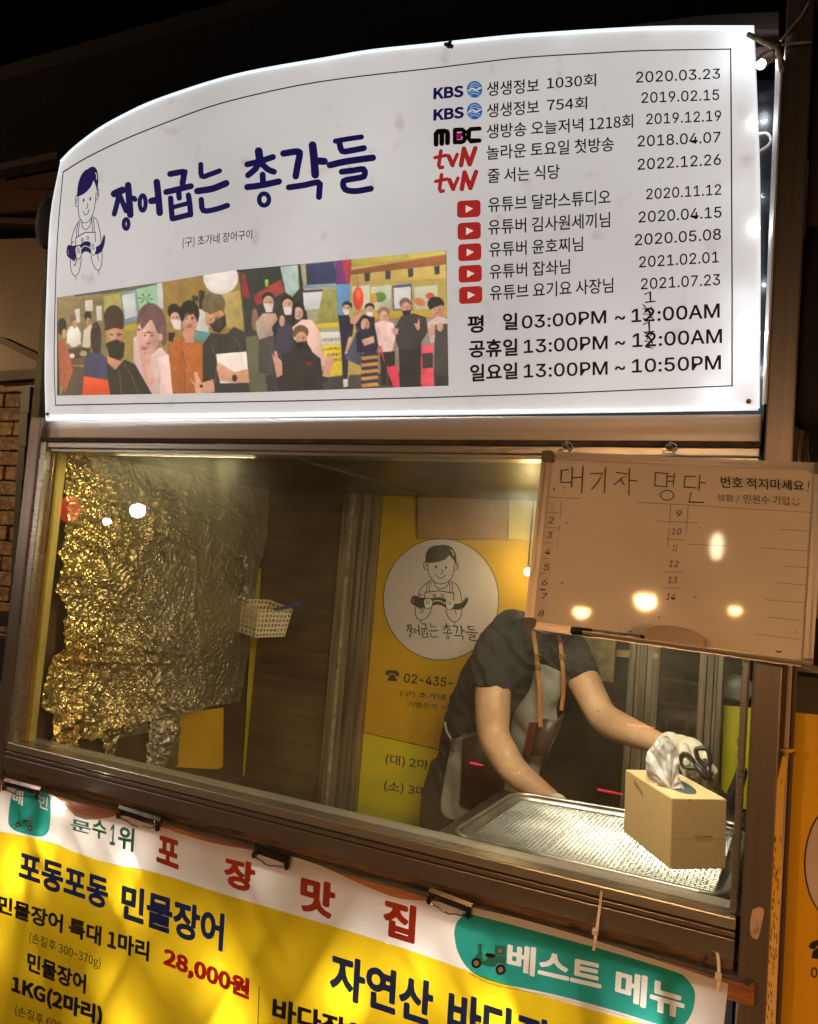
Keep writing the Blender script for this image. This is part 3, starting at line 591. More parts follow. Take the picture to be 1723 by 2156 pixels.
# four pictures: straw-walled room, selfie with posters, table selfie, alley group, shopfront group
P3((134,124,88),(60,460),(440,400),(520,1290),(85,1300)); P3((78,90,110),(200,440),(440,400),(440,430),(210,460))
for i in range(26): P3((112,102,70),(70+i*15,470),(76+i*15,470),(84+i*15,900),(78+i*15,900),al=.45)
P3((212,214,206),(208,566),(250,560),(256,672),(216,680)); P3((214,216,210),(295,492),(358,486),(360,578),(298,582)); P3((206,208,200),(388,540),(434,536),(438,660),(392,662))
P3((92,70,52),(150,975),(300,960),(300,1030),(160,1030)); P3((60,52,44),(150,900),(340,870),(345,960),(150,980)); E3((150,150,130),280,935,32,24); E3((220,220,215),186,955,20,20); P3((70,66,60),(180,1040),(290,1050),(290,1290),(90,1290))
E3((226,228,222),200,790,60,90); P3((224,228,220),(140,850),(150,740),(245,730),(262,860)); E3((130,96,80),196,650,26,40); E3((200,160,136),208,690,20,34)
P3((206,200,178),(272,880),(285,740),(345,690),(380,760),(330,890)); E3((40,34,34),318,620,30,40); E3((190,148,122),322,670,18,36)
E3((26,28,30),102,710,40,72); E3((196,150,124),120,770,18,40); P3((160,84,62),(68,830),(110,820),(165,940),(195,1080),(130,1260),(80,1180))
E3((44,38,42),385,800,46,130); P3((44,38,42),(345,800),(430,800),(425,940),(360,950)); E3((110,30,40),384,712,20,16)
P3((46,60,98),(284,990),(330,930),(420,930),(480,980),(484,1170),(290,1140)); P3((214,74,30),(285,1125),(488,1160),(505,1290),(268,1295))
P3((150,138,74),(440,400),(935,330),(1030,1280),(500,1288)); P3((170,166,98),(445,460),(585,430),(640,700),(470,720)); P3((96,104,92),(440,400),(935,330),(938,366),(440,440))
P3((120,150,176),(588,430),(722,400),(745,650),(622,700)); P3((196,206,210),(602,450),(712,425),(730,620),(630,650)); P3((150,196,164),(724,395),(890,360),(930,620),(760,650))
for k in range(6): t = k*1.05; P3((40,110,60),(800,475),(800+70*math.cos(t),475+45*math.sin(t)),(800+60*math.cos(t+.22),475+40*math.sin(t+.22)))
P3((196,206,210),(892,350),(940,340),(955,560),(905,560)); P3((170,160,60),(620,700),(740,680),(745,740),(625,760)); E3((58,44,40),535,640,84,110); P3((84,56,46),(458,650),(620,650),(616,730),(460,740))
E3((196,150,120),546,760,76,90); P3((62,44,40),(462,630),(618,630),(612,735),(540,720),(470,745)); P3((26,26,30),(468,850),(560,815),(628,850),(618,960),(570,1020),(500,970)); E3((60,40,36),512,776,18,5); E3((60,40,36),590,776,18,5)
P3((190,140,112),(480,960),(600,1000),(615,1050),(540,1070),(486,1040)); P3((30,31,34),(470,1000),(545,1075),(625,985),(740,1040),(830,1160),(858,1284),(505,1286))
P3((214,190,190),(700,800),(740,780),(800,960),(930,880),(1000,960),(1030,1280),(860,1284),(700,1000)); E3((104,76,84),850,680,118,168,-6); E3((212,172,164),822,790,92,150,-8); P3((110,80,88),(740,640),(850,520),(965,640),(968,800),(900,760),(850,640),(770,740)); E3((120,84,92),950,780,26,90,-4)
E3((212,172,164),925,800,18,34)
E3((70,50,50),745,735,12,9); E3((60,44,46),822,757,22,10); E3((190,110,110),788,892,30,14); P3((206,160,150),(745,900),(800,940),(850,930),(840,1040),(870,1180),(830,1230),(780,1080)); P3((232,206,204),(870,980),(990,940),(1028,1280),(885,1282))
P3((148,124,68),(935,330),(1290,284),(1580,250),(1680,1270),(1032,1280))
for i in range(16): P3((120,98,50),(950+i*20,340-i*2),(957+i*20,340-i*2),(975+i*20,560),(968+i*20,560),al=.4)
P3((176,160,96),(1440,440),(1600,400),(1630,760),(1480,720)); P3((60,60,54),(1190,450),(1245,455),(1240,500),(1195,500)); P3((46,48,48),(1250,405),(1300,410),(1280,560),(1250,560))
P3((206,214,206),(1245,560),(1330,600),(1330,760),(1215,740)); P3((90,150,160),(1210,745),(1340,760),(1330,830),(1215,830))
E3((30,30,30),1040,580,56,62); E3((202,166,140),1048,640,42,50); P3((228,224,216),(1010,650),(1100,650),(1095,740),(1040,730)); P3((44,30,30),(992,760),(1050,760),(1030,840),(992,830))
E3((26,26,28),1168,600,84,112); E3((206,160,134),1168,680,64,92); P3((26,26,28),(1100,540),(1180,490),(1245,560),(1240,680),(1200,600),(1140,630),(1100,680)); P3((196,148,122),(1110,750),(1215,750),(1210,850),(1130,850))
E3((50,34,30),1140,632,14,6); E3((50,34,30),1196,636,14,6); E3((190,100,96),1166,712,20,8)
P3((172,98,44),(992,870),(1100,790),(1140,850),(1210,850),(1270,850),(1282,1000),(1284,1276),(1032,1278)); P3((150,84,40),(1090,960),(1120,960),(1110,1276),(1070,1276),al=.5)
P3((48,50,50),(1280,860),(1350,760),(1400,770),(1480,770),(1540,710),(1640,760),(1655,1100),(1675,1268),(1280,1270)); E3((112,100,78),1370,520,96,98); E3((196,150,112),1380,640,80,100,-14); P3((118,106,80),(1290,560),(1370,420),(1460,480),(1460,560),(1340,610)); P3((44,44,44),(1335,690),(1470,606),(1475,700),(1420,768),(1370,750))
P3((234,230,224),(1392,940),(1645,920),(1665,1180),(1424,1185)); P3((206,158,132),(1395,1050),(1420,1015),(1540,1090),(1660,1065),(1675,1180),(1560,1180),(1420,1160)); E3((40,44,60),1546,1140,22,30); P3((210,160,136),(1160,1140),(1220,1185),(1205,1090),(1230,1090),(1270,1180),(1370,1150),(1380,1260),(1220,1275),(1210,1200))
E3((30,24,26),1268,1208,14,14)
E3((236,236,236),1430,300,145,140)
P3((58,66,62),(1580,246),(1723,230),(1723,1270),(1680,1270))
P4((44,52,50),(0,226),(480,180),(560,1200),(75,1205)); P4((92,98,78),(30,760),(140,740),(300,1196),(75,1204)); P4((150,50,52),(0,250),(30,262),(66,450),(0,440)); P4((160,62,66),(92,430),(310,300),(345,400),(120,510)); P4((170,196,196),(308,200),(446,184),(460,370),(400,445),(350,400))
P4((150,200,60),(186,302),(212,300),(212,356),(188,358)); E4((170,130,110),105,620,26,90,al=.6)
P4((158,160,130),(468,180),(760,150),(800,1190),(600,1196)); P4((50,62,104),(510,180),(740,156),(756,330),(520,346)); P4((130,160,190),(486,345),(770,330),(770,350),(486,368)); P4((214,220,226),(488,390),(645,380),(650,530),(498,545)); P4((60,70,130),(488,388),(645,378),(645,396),(488,406))
P4((150,150,84),(645,385),(770,380),(770,640),(600,645)); P4((206,190,50),(585,655),(775,640),(778,680),(590,690)); P4((206,212,206),(620,720),(780,715),(800,820),(640,820)); P4((214,200,60),(640,822),(800,815),(804,1060),(700,1075)); P4((60,58,60),(660,1080),(880,1060),(980,1170),(640,1190))
P4((120,60,130),(745,150),(875,140),(875,340),(750,340)); P4((176,60,80),(800,145),(872,142),(876,330),(830,330)); P4((96,150,200),(752,340),(870,335),(870,560),(770,600))
E4((34,32,36),212,440,48,40); E4((196,160,140),214,480,42,50); P4((222,210,212),(172,490),(256,490),(244,560),(196,560)); P4((176,160,150),(112,640),(170,570),(270,570),(290,620),(260,760),(150,800),(120,720)); P4((72,72,74),(138,780),(260,740),(260,1060),(138,1040)); P4((50,52,54),(190,1060),(268,1060),(268,1196),(210,1196)); E4((206,160,140),226,620,24,40)
E4((30,28,34),364,470,48,48); E4((206,166,146),366,500,40,46); P4((226,214,216),(330,520),(405,515),(396,580),(346,580)); P4((38,40,52),(240,680),(310,590),(420,600),(430,760),(270,800)); P4((56,58,80),(300,640),(420,660),(400,1190),(258,1196),(262,800)); E4((206,160,140),322,630,22,44)
E4((38,28,32),452,540,52,66); E4((214,178,166),452,570,38,50); P4((38,28,32),(402,520),(430,480),(420,680),(402,690)); P4((226,196,186),(405,680),(480,620),(560,620),(625,720),(640,860),(700,980),(640,1000),(520,800),(420,780))
E4((110,84,70),472,720,62,58); E4((206,160,134),476,770,46,56); P4((26,27,30),(432,800),(526,790),(518,850),(480,866),(440,850)); P4((38,40,42),(330,900),(430,850),(480,890),(540,860),(630,930),(650,1190),(310,1196),(270,1100),(300,980)); P4((38,40,42),(600,960),(690,1100),(640,1140),(590,1080)); P4((206,156,136),(240,880),(262,920),(262,870),(282,870),(288,920),(320,950),(325,1060),(280,1080),(262,980)); P4((206,156,136),(665,960),(690,880),(700,930),(735,880),(735,940),(700,1080),(640,1070)); E4((120,40,50),540,968,30,14)
P4((176,160,90),(875,135),(1622,70),(1660,1150),(830,1175)); P4((196,184,90),(875,140),(1622,70),(1626,100),(878,200)); P4((150,96,60),(846,230),(1622,105),(1626,180),(870,262)); P4((196,176,100),(880,262),(1626,180),(1630,290),(880,345))
for x in (1000,1165,1345,1555): P4((62,62,74),(x-22,250-(x-1000)*.1),(x+22,246-(x-1000)*.1),(x+20,312-(x-1000)*.1),(x-18,318-(x-1000)*.1))
for x0, x1 in ((880,1020),(1030,1190),(1376,1560)): P4((190,200,176),(x0,360),(x1,342),(x1,540),(x0,545))
P4((70,90,140),(1198,350),(1355,332),(1358,540),(1204,545)); P4((206,212,214),(1210,370),(1346,356),(1350,530),(1216,535)); E4((90,140,70),1100,440,50,40); E4((200,150,60),1050,450,26,40); E4((200,120,60),1420,480,44,30,30); E4((190,90,60),1500,430,36,26); P4((190,160,60),(900,560),(1640,540),(1640,600),(900,620)); P4((140,130,124),(1050,620),(1640,600),(1650,1150),(1080,1160)); P4((70,66,66),(860,1060),(1650,1020),(1658,1152),(820,1176))
E4((232,70,54),928,450,42,92); E4((255,150,90),928,420,20,40,al=.5); P4((190,120,110),(915,260),(925,260),(930,360),(918,360))
E4((26,28,44),840,508,40,34); E4((206,166,146),836,540,36,40); P4((222,214,214),(806,540),(866,536),(856,580),(820,584)); P4((28,32,58),(768,580),(860,600),(895,650),(880,750),(850,760),(850,880),(845,1090),(806,1092),(790,800)); P4((206,206,206),(808,1095),(846,1090),(846,1150),(812,1158)); P4((206,160,140),(850,770),(880,760),(840,890),(818,900))
E4((30,28,34),1020,520,40,34); E4((206,166,146),1020,550,34,38); P4((228,216,216),(990,560),(1048,556),(1040,598),(1000,600)); P4((30,34,60),(940,580),(1060,600),(1060,700),(930,760),(900,640)); P4((206,160,140),(862,620),(960,550),(970,570),(905,660),(868,650)); P4((70,80,110),(930,680),(960,760),(955,990),(822,930))
E4((34,24,34),982,615,38,34); E4((210,160,140),984,660,34,50); P4((28,32,62),(910,730),(980,690),(1080,700),(1096,800),(1070,890),(920,880)); P4((206,160,140),(955,780),(1050,750),(1058,800),(975,830)); 
for k in range(10): P4((42,44,74) if k%2 == 0 else (190,140,70),(948,890+k*27),(1080,875+k*27),(1094,902+k*27),(960,917+k*27))
E4((150,110,90),1130,560,46,42); E4((212,172,158),1132,600,36,50); P4((226,196,196),(1058,650),(1130,620),(1210,650),(1225,760),(1190,900),(1100,880)); P4((34,32,36),(1100,880),(1220,870),(1220,1140),(1170,1140),(1165,960),(1150,1140),(1112,1140))
E4((120,96,80),1302,490,46,46); E4((206,160,136),1308,530,38,50); P4((30,32,36),(1276,550),(1348,540),(1342,590),(1290,592)); P4((56,56,58),(1224,680),(1270,590),(1370,570),(1470,600),(1480,720),(1430,800),(1430,870),(1260,880),(1226,780)); P4((34,34,38),(1250,860),(1432,850),(1430,1156),(1262,1160)); P4((206,160,140),(1190,690),(1250,690),(1240,740),(1210,730)); P4((206,160,140),(1372,650),(1400,650),(1412,600),(1420,690),(1400,710))
P4((214,60,90),(1090,830),(1110,830),(1150,1000),(1240,980),(1260,1160),(1210,1160)); P4((222,80,100),(1430,830),(1520,820),(1530,1150),(1426,1156)); P4((50,50,54),(1436,890),(1520,880),(1524,1000),(1440,1010))
E4((30,28,32),1545,495,66,58); E4((206,160,140),1560,545,50,56); P4((36,30,34),(1480,480),(1560,445),(1600,500),(1500,540)); P4((196,180,182),(1480,640),(1560,590),(1642,610),(1645,780),(1500,810)); P4((64,62,64),(1540,660),(1640,650),(1650,1070),(1530,1060)); P4((40,40,44),(1540,1060),(1650,1070),(1655,1150),(1545,1150)); E4((206,160,140),1516,700,24,40); E4((206,160,140),1580,680,26,34)
def face(E, x, y, rx, ry, mask=False, tilt=0, hl=1.):
    E((120,70,50), x+rx*.62, y, rx*.42, ry*.9, tilt, .28, 3.); E((240,205,175), x-rx*.3, y-ry*.15, rx*.4, ry*.5, tilt, .35, 4.)
    for s_ in (-1, 1):
        E((46,28,24), x+s_*rx*.38, y-ry*.12, rx*.17, ry*.055, tilt, .9); E((60,40,32), x+s_*rx*.38, y-ry*.30, rx*.24, ry*.04, tilt, .75)
        if mask: E((70,50,44), x+s_*rx*.38, y-ry*.02, rx*.2, ry*.05, tilt, .3)
    if not mask: E((150,95,75), x+rx*.04, y+ry*.18, rx*.13, ry*.06, tilt, .6); E((176,80,74), x, y+ry*.42, rx*.30, ry*.075, tilt, .9); E((150,100,80), x, y+ry*.62, rx*.3, ry*.05, tilt, .3, 2.)
for a_ in ((546,790,70,70,True,0),(826,800,76,120,False,-8),(1168,660,58,88,False,0),(1050,640,38,46,True,0),(1372,660,62,70,True,-12),(196,688,16,28,False,0),(322,668,15,30,False,0)): face(E3, *a_)
for a_ in ((214,488,36,44,True,0),(366,500,34,40,True,0),(452,572,32,44,False,0),(476,772,40,48,True,0),(836,530,30,34,True,0),(1020,540,28,32,True,0),(986,662,30,44,False,0),(1132,602,32,44,False,0),(1308,530,34,42,True,0),(1560,548,44,48,False,-10)): face(E4, *a_)
for x, y, n_ in ((470,530,9),(740,540,11),(1100,500,8),(1290,440,9)):      # hair strands
    for k in range(n_): q_ = _rg.uniform(-1,1); P3((96,70,60) if x < 1000 else (60,52,44), (x+20+k*14, y+20), (x+24+k*14, y+18), (x+18+k*14+q_*10, y+120), (x+12+k*14+q_*10, y+118), al=.3)
for pts_ in (((480,1010),(560,1090),(575,1270)),((600,1020),(660,1120),(720,1270)),((1330,860),(1380,1000),(1360,1180)),((1500,790),(1560,860),(1600,1000)),((1100,900),(1130,1050),(1120,1260)),((880,1020),(910,1130),(905,1270))):      # cloth folds
    for i_ in range(2): (x0,y0),(x1,y1) = pts_[i_], pts_[i_+1]; P3((20,18,18), (x0,y0),(x0+14,y0),(x1+18,y1),(x1,y1), al=.22); P3((240,220,200), (x0+16,y0),(x0+24,y0),(x1+30,y1),(x1+20,y1), al=.10)
text_px = [(645,790,785,'바다장어구',(30,40,60)),(655,862,785,'2,000원(1',(150,40,30)),(680,910,792,'6,000원(1',(150,40,30)),(730,950,795,'원(2',(150,40,30))]
rng = np.random.RandomState(2); nz = rng.rand(CH*SC//2, CW*SC//2); nz = np.kron(nz, np.ones((2,2))); img *= (.90+.20*nz)[..., None]; img *= np.array([1.08,1.0,.92]); img[:] = img*.9+.035*np.array([1.1,1,.75]); img *= (1+.14*LF_[1]+.10*LF_[2])[...,None]
for _ in range(4):
    im2 = img.copy()
    for dx, dy in ((1,0),(-1,0),(0,1),(0,-1)): im2 += np.roll(np.roll(img, dx, 1), dy, 0)
    img = im2/5
NXg, NYg = 760, 230
ctl = np.array([(120,625),(940,527),(945,812),(120,833)], float)
u = np.linspace(0,1,NXg)[None,:,None]; v = np.linspace(0,1,NYg)[:,None,None]
topc = np.stack([np.interp(u[0,:,0],[0,.274,.466,1],[120,345,502,940]), np.interp(u[0,:,0],[0,.274,.466,1],[626,593,568,527])],1)[None]
botc = np.stack([120+825*u[0,:,0], np.interp(u[0,:,0],[0,.5,1],[833,826,812])],1)[None]
G = topc*(1-v)+botc*v
D_ = np.stack([(G[...,0]-CX)/FP, np.ones(G.shape[:2]), -(G[...,1]-CY)/FP], -1) @ R.T
yy = YS-6e-4; tt = (yy-CPOS[1])/D_[...,1]; V = (CPOS+tt[...,None]*D_).reshape(-1,3)
ix = np.clip(((G[...,0]-X0)*SC).astype(int),0,CW*SC-1); iy = np.clip(((G[...,1]-Y0)*SC).astype(int),0,CH*SC-1); C_ = img[iy,ix].reshape(-1,3)
me = bpy.data.meshes.new('group_photo'); me.vertices.add(len(V)); me.vertices.foreach_set('co', V.ravel())
q = np.arange(NXg*NYg).reshape(NYg,NXg); F_ = np.stack([q[:-1,:-1],q[1:,:-1],q[1:,1:],q[:-1,1:]],-1).reshape(-1,4)
me.loops.add(F_.size); me.loops.foreach_set('vertex_index', F_.ravel().astype('i')); me.polygons.add(len(F_)); me.polygons.foreach_set('loop_start', np.arange(0,F_.size,4).astype('i')); me.polygons.foreach_set('loop_total', np.full(len(F_),4,'i')); me.update()
ca = me.color_attributes.new('print', 'FLOAT_COLOR', 'POINT'); ca.data.foreach_set('color', np.c_[C_, np.ones(len(C_))].ravel())
pm = bpy.data.materials.new('backlit_print'); pm.use_nodes = True; N = pm.node_tree.nodes; L = pm.node_tree.links; b = N['Principled BSDF']; at = N.new('ShaderNodeAttribute'); at.attribute_name = 'print'
L.new(at.outputs[0], b.inputs['Base Color']); L.new(at.outputs[0], b.inputs['Emission Color']); b.inputs['Emission Strength'].default_value = .85; b.inputs['Roughness'].default_value = .35
me.materials.append(pm); po = bpy.data.objects.new('group_photo', me); COL.objects.link(po); po.parent = sign; po.matrix_parent_inverse = Matrix.Translation(sign.location).inverted()
m = ML()
for x, y, x1, s, c in text_px: text(m, PS, s, A4(x,y+8), A4(x1,y), 7.5, 7.5, .01, off=9e-4)
m.build('photo_lettering', mat('print_dark', (.08,.03,.03), .5), sign)

# ================================================================== MENU BANNER
YB = -.068; PB = Y(YB)
ban = thing('menu_banner', (.8,YB,-.3+ZO), 'yellow backlit menu banner with white top strip clipped below the window', 'banner')
def bmat(name, col, tr=.5):
    m = mat(name, col, .38, 0, tuple(c*.93 for c in col), 3, trans=tr, bump=.08, bscale=6); return m
YEL = bmat('yellow_vinyl', (.70,.46,.012), .6); WHT = bmat('white_vinyl', (.84,.78,.74)); TEAL = mat('teal_print', (.03,.40,.34), .38); Nn = TEAL.node_tree.nodes; Ll = TEAL.node_tree.links
_t = Nn.new('ShaderNodeBsdfTransparent'); _t.inputs[0].default_value = (.06,.62,.54,1); _m = Nn.new('ShaderNodeMixShader'); _m.inputs[0].default_value = .55; Ll.new(Nn['Principled BSDF'].outputs[0], _m.inputs[1]); Ll.new(_t.outputs[0], _m.inputs[2]); Ll.new(_m.outputs[0], Nn['Material Output'].inputs[0])
tops = smooth([(2,1653),(60,1664),(118,1676),(140,1700),(163,1722),(185,1726),(215,1725),(255,1716),(300,1732),(340,1742),(400,1762),(460,1778),(540,1792),(600,1800),(680,1825),(760,1862),(840,1892),(900,1897),(950,1902),(1100,1936),(1300,1995),(1534,2072)], 3)
bnd = smooth([(-4,1750),(99,1771),(151,1792),(234,1820),(323,1836),(453,1878),(542,1904),(729,1959),(897,2013),(1019,2057),(1112,2088),(1295,2140),(1400,2168),(1520,2203)], 3)
def wav(x): return .006*math.sin(x*7.3)+.004*math.sin(x*17+1)
def bq(px, py, off=0.):
    p = PB(px, py, off); p0 = p.copy(); k = wav(p[0]); return Y(YB-k*0)(px, py, off)
def strip(mb, A, B, off=0.):
    n = len(A); m_ = min(n, len(B)); ia = np.linspace(0,1,n); 
    q = lambda L_, t: (np.interp(t, np.linspace(0,1,len(L_)), [a[0] for a in L_]), np.interp(t, np.linspace(0,1,len(L_)), [a[1] for a in L_]))
    Ta = []; 
    for x in np.linspace(0,1,70):
        xa = A[0][0]+(A[-1][0]-A[0][0])*x; xb = B[0][0]+(B[-1][0]-B[0][0])*x
        ya = np.interp(xa, [a[0] for a in A], [a[1] for a in A]); yb = np.interp(xb, [a[0] for a in B], [a[1] for a in B])
        Ta.append((PB(xa,ya,off), PB(xb,yb,off)))
    v = [t[0] for t in Ta]+[t[1] for t in Ta]; mb.add(v, [(i,i+1,70+i+1,70+i) for i in range(69)])
m = MB(); strip(m, tops, bnd); m.build('white_strip', WHT, ban)
lowL = PB(-4,1750); P_ = [PB(*q) for q in bnd[::2]]
m = MB(); n = len(P_); low = [np.array([p[0],YB,ZO-.72]) for p in P_]; low[0] = np.array([P_[0][0],YB,ZO-.72]); m.add(P_+low, [(i,i+1,n+i+1,n+i) for i in range(n-1)]); m.build('yellow_field', YEL, ban)
tb = MB(); TB = lambda s, a1, c1, h, h2=None, bo=.02, mb=None: text(mb or tb, PB, s, a1, c1, h, h2, bo, lean=.06, off=7e-4)
# white strip lettering
TL_ = mat('teal_ink', (.03,.42,.36), .5)
m = ML()
for s, a1, c1, h in (('문',(148,1747),(191,1758),24),('수',(193,1762),(223,1771),40),('1',(231,1779),(242,1781),44),('위',(247,1786),(281,1795),50)): TB(s,a1,c1,h,h,.028,m)
m.build('rank_lettering', TL_, ban)
RB = mat('brick_red_ink', (.46,.05,.018), .5, trans=.25); m = ML()
for s, a1, c1, h, h2 in (('포',(329,1814),(376,1832),57,60),('장',(470,1864),(535,1884),62,66),('맛',(630,1916),(703,1938),74,76),('집',(805,1968),(873,1989),78,80)): TB(s,a1,c1,h,h2,.044,m)
m.build('headline_lettering', RB, ban)
BLU = mat('royal_blue_ink', (.02,.045,.62), .5, trans=.5); m = ML()
for s, a1, c1, h, h2 in (('포동포동',(38,1853),(226,1918),62,66),('민물장어',(253,1934),(469,2005),76,80),('자연산',(693,2094),(909,2166),92,96),('바다장어',(940,2178),(1225,2272),96,98)): TB(s,a1,c1,h,h2,.036,m)
m.build('dish_lettering', BLU, ban)
m = ML()
for s, a1, c1, h, h2, bo in (('민물장어 특대 1마리',(-6,1921),(313,2026),38,43,.036),('민물장어',(56,2044),(180,2094),41,41,.036),('1KG(2마리)',(23,2094),(214,2166),43,46,.044),('바다장어',(572,2150),(775,2213),52,54,.036),('(손질후 300~370g)',(61,1987),(211,2044),26,27,.004),('(손질후 600~700g)',(31,2141),(190,2200),26,27,.004)): TB(s,a1,c1,h,h2,bo,m)
stroke(m, PB, [(546,2076),(543,2170)], 1.6)
m.build('menu_lettering', INK, ban)
m = MB(); TB('28,000원',(343,2038),(524,2112),46,50,.046,m); m.build('price_lettering', mat('scarlet_ink', (.62,.02,.015), .5, trans=.3), ban)
# teal pill and badge
m = ML(); k = .4340
pc = lambda x, y: (860+x*k, 1705+y*k)
pill = [pc(*q) for q in smooth([(222,600),(232,555),(262,518),(305,508),(700,612),(1000,695),(1290,785),(1345,815),(1385,870),(1390,930),(1370,1000),(1320,1058),(1240,1050),(1000,975),(700,895),(420,838),(300,780),(240,690),(222,600)], 4)]
cutout(m, PB, pill, [(('베스트',(1066,2043),(1266,2090),60,64,.034),dict(lean=.06)),(('메뉴',(1294,2104),(1440,2148),66,70,.034),dict(lean=.06))], 4e-4)
bdg = [(x*.2170, 1533+y*.2170) for x, y in smooth([(100,700),(130,620),(190,585),(300,590),(420,620),(480,660),(490,730),(488,900),(470,1000),(420,1050),(350,1050),(180,1010),(100,960),(80,900),(90,780),(100,700)], 4)]
cutout(m, PB, bdg, [(('배',(26,1691),(48,1697),30,30,.03),dict(lean=.06)),(('민',(81,1700),(100,1707),26,27,.03),dict(lean=.06))], 4e-4, .4); m.build('teal_panel', TEAL, ban)
m = MB(); stroke(m, PB, [pc(*q) for q in smooth([(300,795),(420,850),(700,908),(1000,988),(1260,1068)], 4)], 2.4, off=7e-4)
wm = mat('cream_ink', (.86,.76,.68), .5, trans=.4); m.build('white_outline', wm, ban)
def scooter(f, sc):
    a = MB(); b_ = MB(); c = MB(); d = MB()
    for x, y in ((0,0),(118,32)):
        poly(b_, PB, [f(*q) for q in ell(x,y,24,26,18)], 8e-4); poly(c, PB, [f(*q) for q in ell(x,y,13,14,14)], 1.05e-3)
    poly(a, PB, [f(*q) for q in smooth([(-30,-20),(0,-32),(26,-6),(30,8),(60,14),(92,18),(100,-2),(140,8),(140,-30),(88,-38),(62,-34),(40,-8),(28,-30),(24,-90),(14,-88),(6,-40),(-30,-20)], 3)], 1.2e-3)
    poly(a, PB, [f(*q) for q in ((92,-88),(144,-78),(140,-36),(90,-44))], 1.35e-3); poly(c, PB, [f(*q) for q in ell(116,-60,10,11,12)], 1.6e-3)
    poly(b_, PB, [f(*q) for q in smooth([(46,-50),(86,-44),(90,-26),(50,-30),(46,-50)], 3)], 1.6e-3); stroke(b_, PB, [f(6,-92), f(34,-84)], 5*sc, off=1.6e-3)
    return a, b_, c
for f, sc in ((lambda x, y: (37.4+x*.2*1.9*1.0*.58, 1737+y*.38*.58), .2),(lambda x, y: pc(330+x, 745+y), .43)):
    a_, b_, c_ = scooter(f, sc); a_.build('scooter_picture', mat('scooter_teal_print', (.05,.36,.38), .4), ban); b_.build('scooter_wheels', INK, ban); c_.build('scooter_hubs', wm, ban)
# LEDs behind the banner
lb = [(120,1770),(177,1783),(75,1800),(78,1825),(289,1854),(312,1875),(60,1862),(150,1905),(380,2013),(405,2005),(271,2039),(307,2138),(224,2132),(500,2023),(521,2122),(651,2081),(755,2070),(812,1990),(781,1945),(588,1825),(312,1794),(224,1742),(925,1978),(905,2030),(1145,1993),(1135,2024),(1216,2105),(1388,2147),(1070,2110),(20,1960),(10,2050),(120,2020),(460,1900),(640,1985),(700,2140),(860,2100),(990,2090),(420,1940),(1010,1925),(30,1710),(560,1960)]
random.seed(5)
lt = thing('led_string', (.8,-.03,-.3+ZO), 'string of small white LEDs shining through from behind the menu banner', 'lights')
mm = MB(); pts = []
for q in lb:
    c = Y(-.014)(*q); mm.sphere(c+np.array([0,.007,0]), .004, 8); pts.append(c)
    lamp('led_beam', 'POINT', c, random.choice((.03,.08,.2,.4,.7))*.85, (1,.96,.85), .018, lt)
mm.build('led', emis('led_warm', (1,.95,.8), 8), lt)
bars = MB(); random.seed(21)  # bars added between LEDs and vinyl to throw shadow bands
for k in range(30):
    x = -.25+k*.066+random.uniform(-.02,.02); z1_ = ZO-.13; ln_ = .62; sl = random.choice((.75,.9,1.1,-.5)); w_ = random.uniform(.004,.014)
    P_ = [(x,-.046,z1_),(x+w_*1.4,-.046,z1_),(x+w_*1.4+sl*ln_,-.046,z1_-ln_),(x+sl*ln_,-.046,z1_-ln_)]; P_ = [(min(max(p[0],.06),1.54),p[1]-.0006*(k%5),p[2]) for p in P_]; bars.slab(P_, .003)
bars.build('shadow_bars', BLACK, lt)
pts = sorted(pts, key=lambda p: p[0]); MB().tube([p+np.array([0,.016,0]) for p in pts], .0015, 5).build('cable', BLACK, lt)
for k in range(26):
    x = .08+k*.058; lamp('led_beam', 'POINT', (x,-.014,ZO-.66+random.uniform(-.05,.1)), .04, (1,.95,.82), .005, lt)
# bright LED visible in the gap at the folded corner
c = Y(-.06)(128,1695); hp = thing('spot_led', c, 'bright white LED lamp showing above the folded banner corner', 'lamp')
MB().sphere(c, .007, 12, (1.6,1,.7)).build('lens', emis('led_hot', (1,.97,.9), 30), hp, True)
lamp('spot_led_beam', 'POINT', c+np.array([0,-.012,0]), .15, (1,.95,.85), .006, hp)

# ================================================================== PLANK, CLIPS, TIES
WOOD = mat('orange_stained_pine', (.36,.13,.035), .5, 0, (.17,.055,.018), 5, bump=.35, bscale=18, stretch=(1,9,14), coat=.15)
pk = thing('wooden_plank', (.8,-.05,-.08+ZO), 'long orange stained wooden batten tied under the sill', 'plank')
m = MB(); m.box(-.02,1.592,-.062,-.044,-.106,-.0795,.003); m.build('batten', WOOD, pk)
m = MB(); m.box(-.02,1.58,-.055,-.0,-.0792,-.0785); m.build('grey_top', mat('weathered_timber', (.14,.11,.08), .8, 0, (.06,.045,.03), 20, stretch=(1,5,5), bump=.4), pk)
for px, py in ((1575,2070),(1230,1976)):
    q = Y(-.0625)(px, py); MB().tube([q, q+np.array([0,.003,0])], .004, 12).build('screw', DIRT, pk)
CH_ = mat('dark_chrome', (.35,.31,.27), .18, 1, (.12,.1,.08), 30)
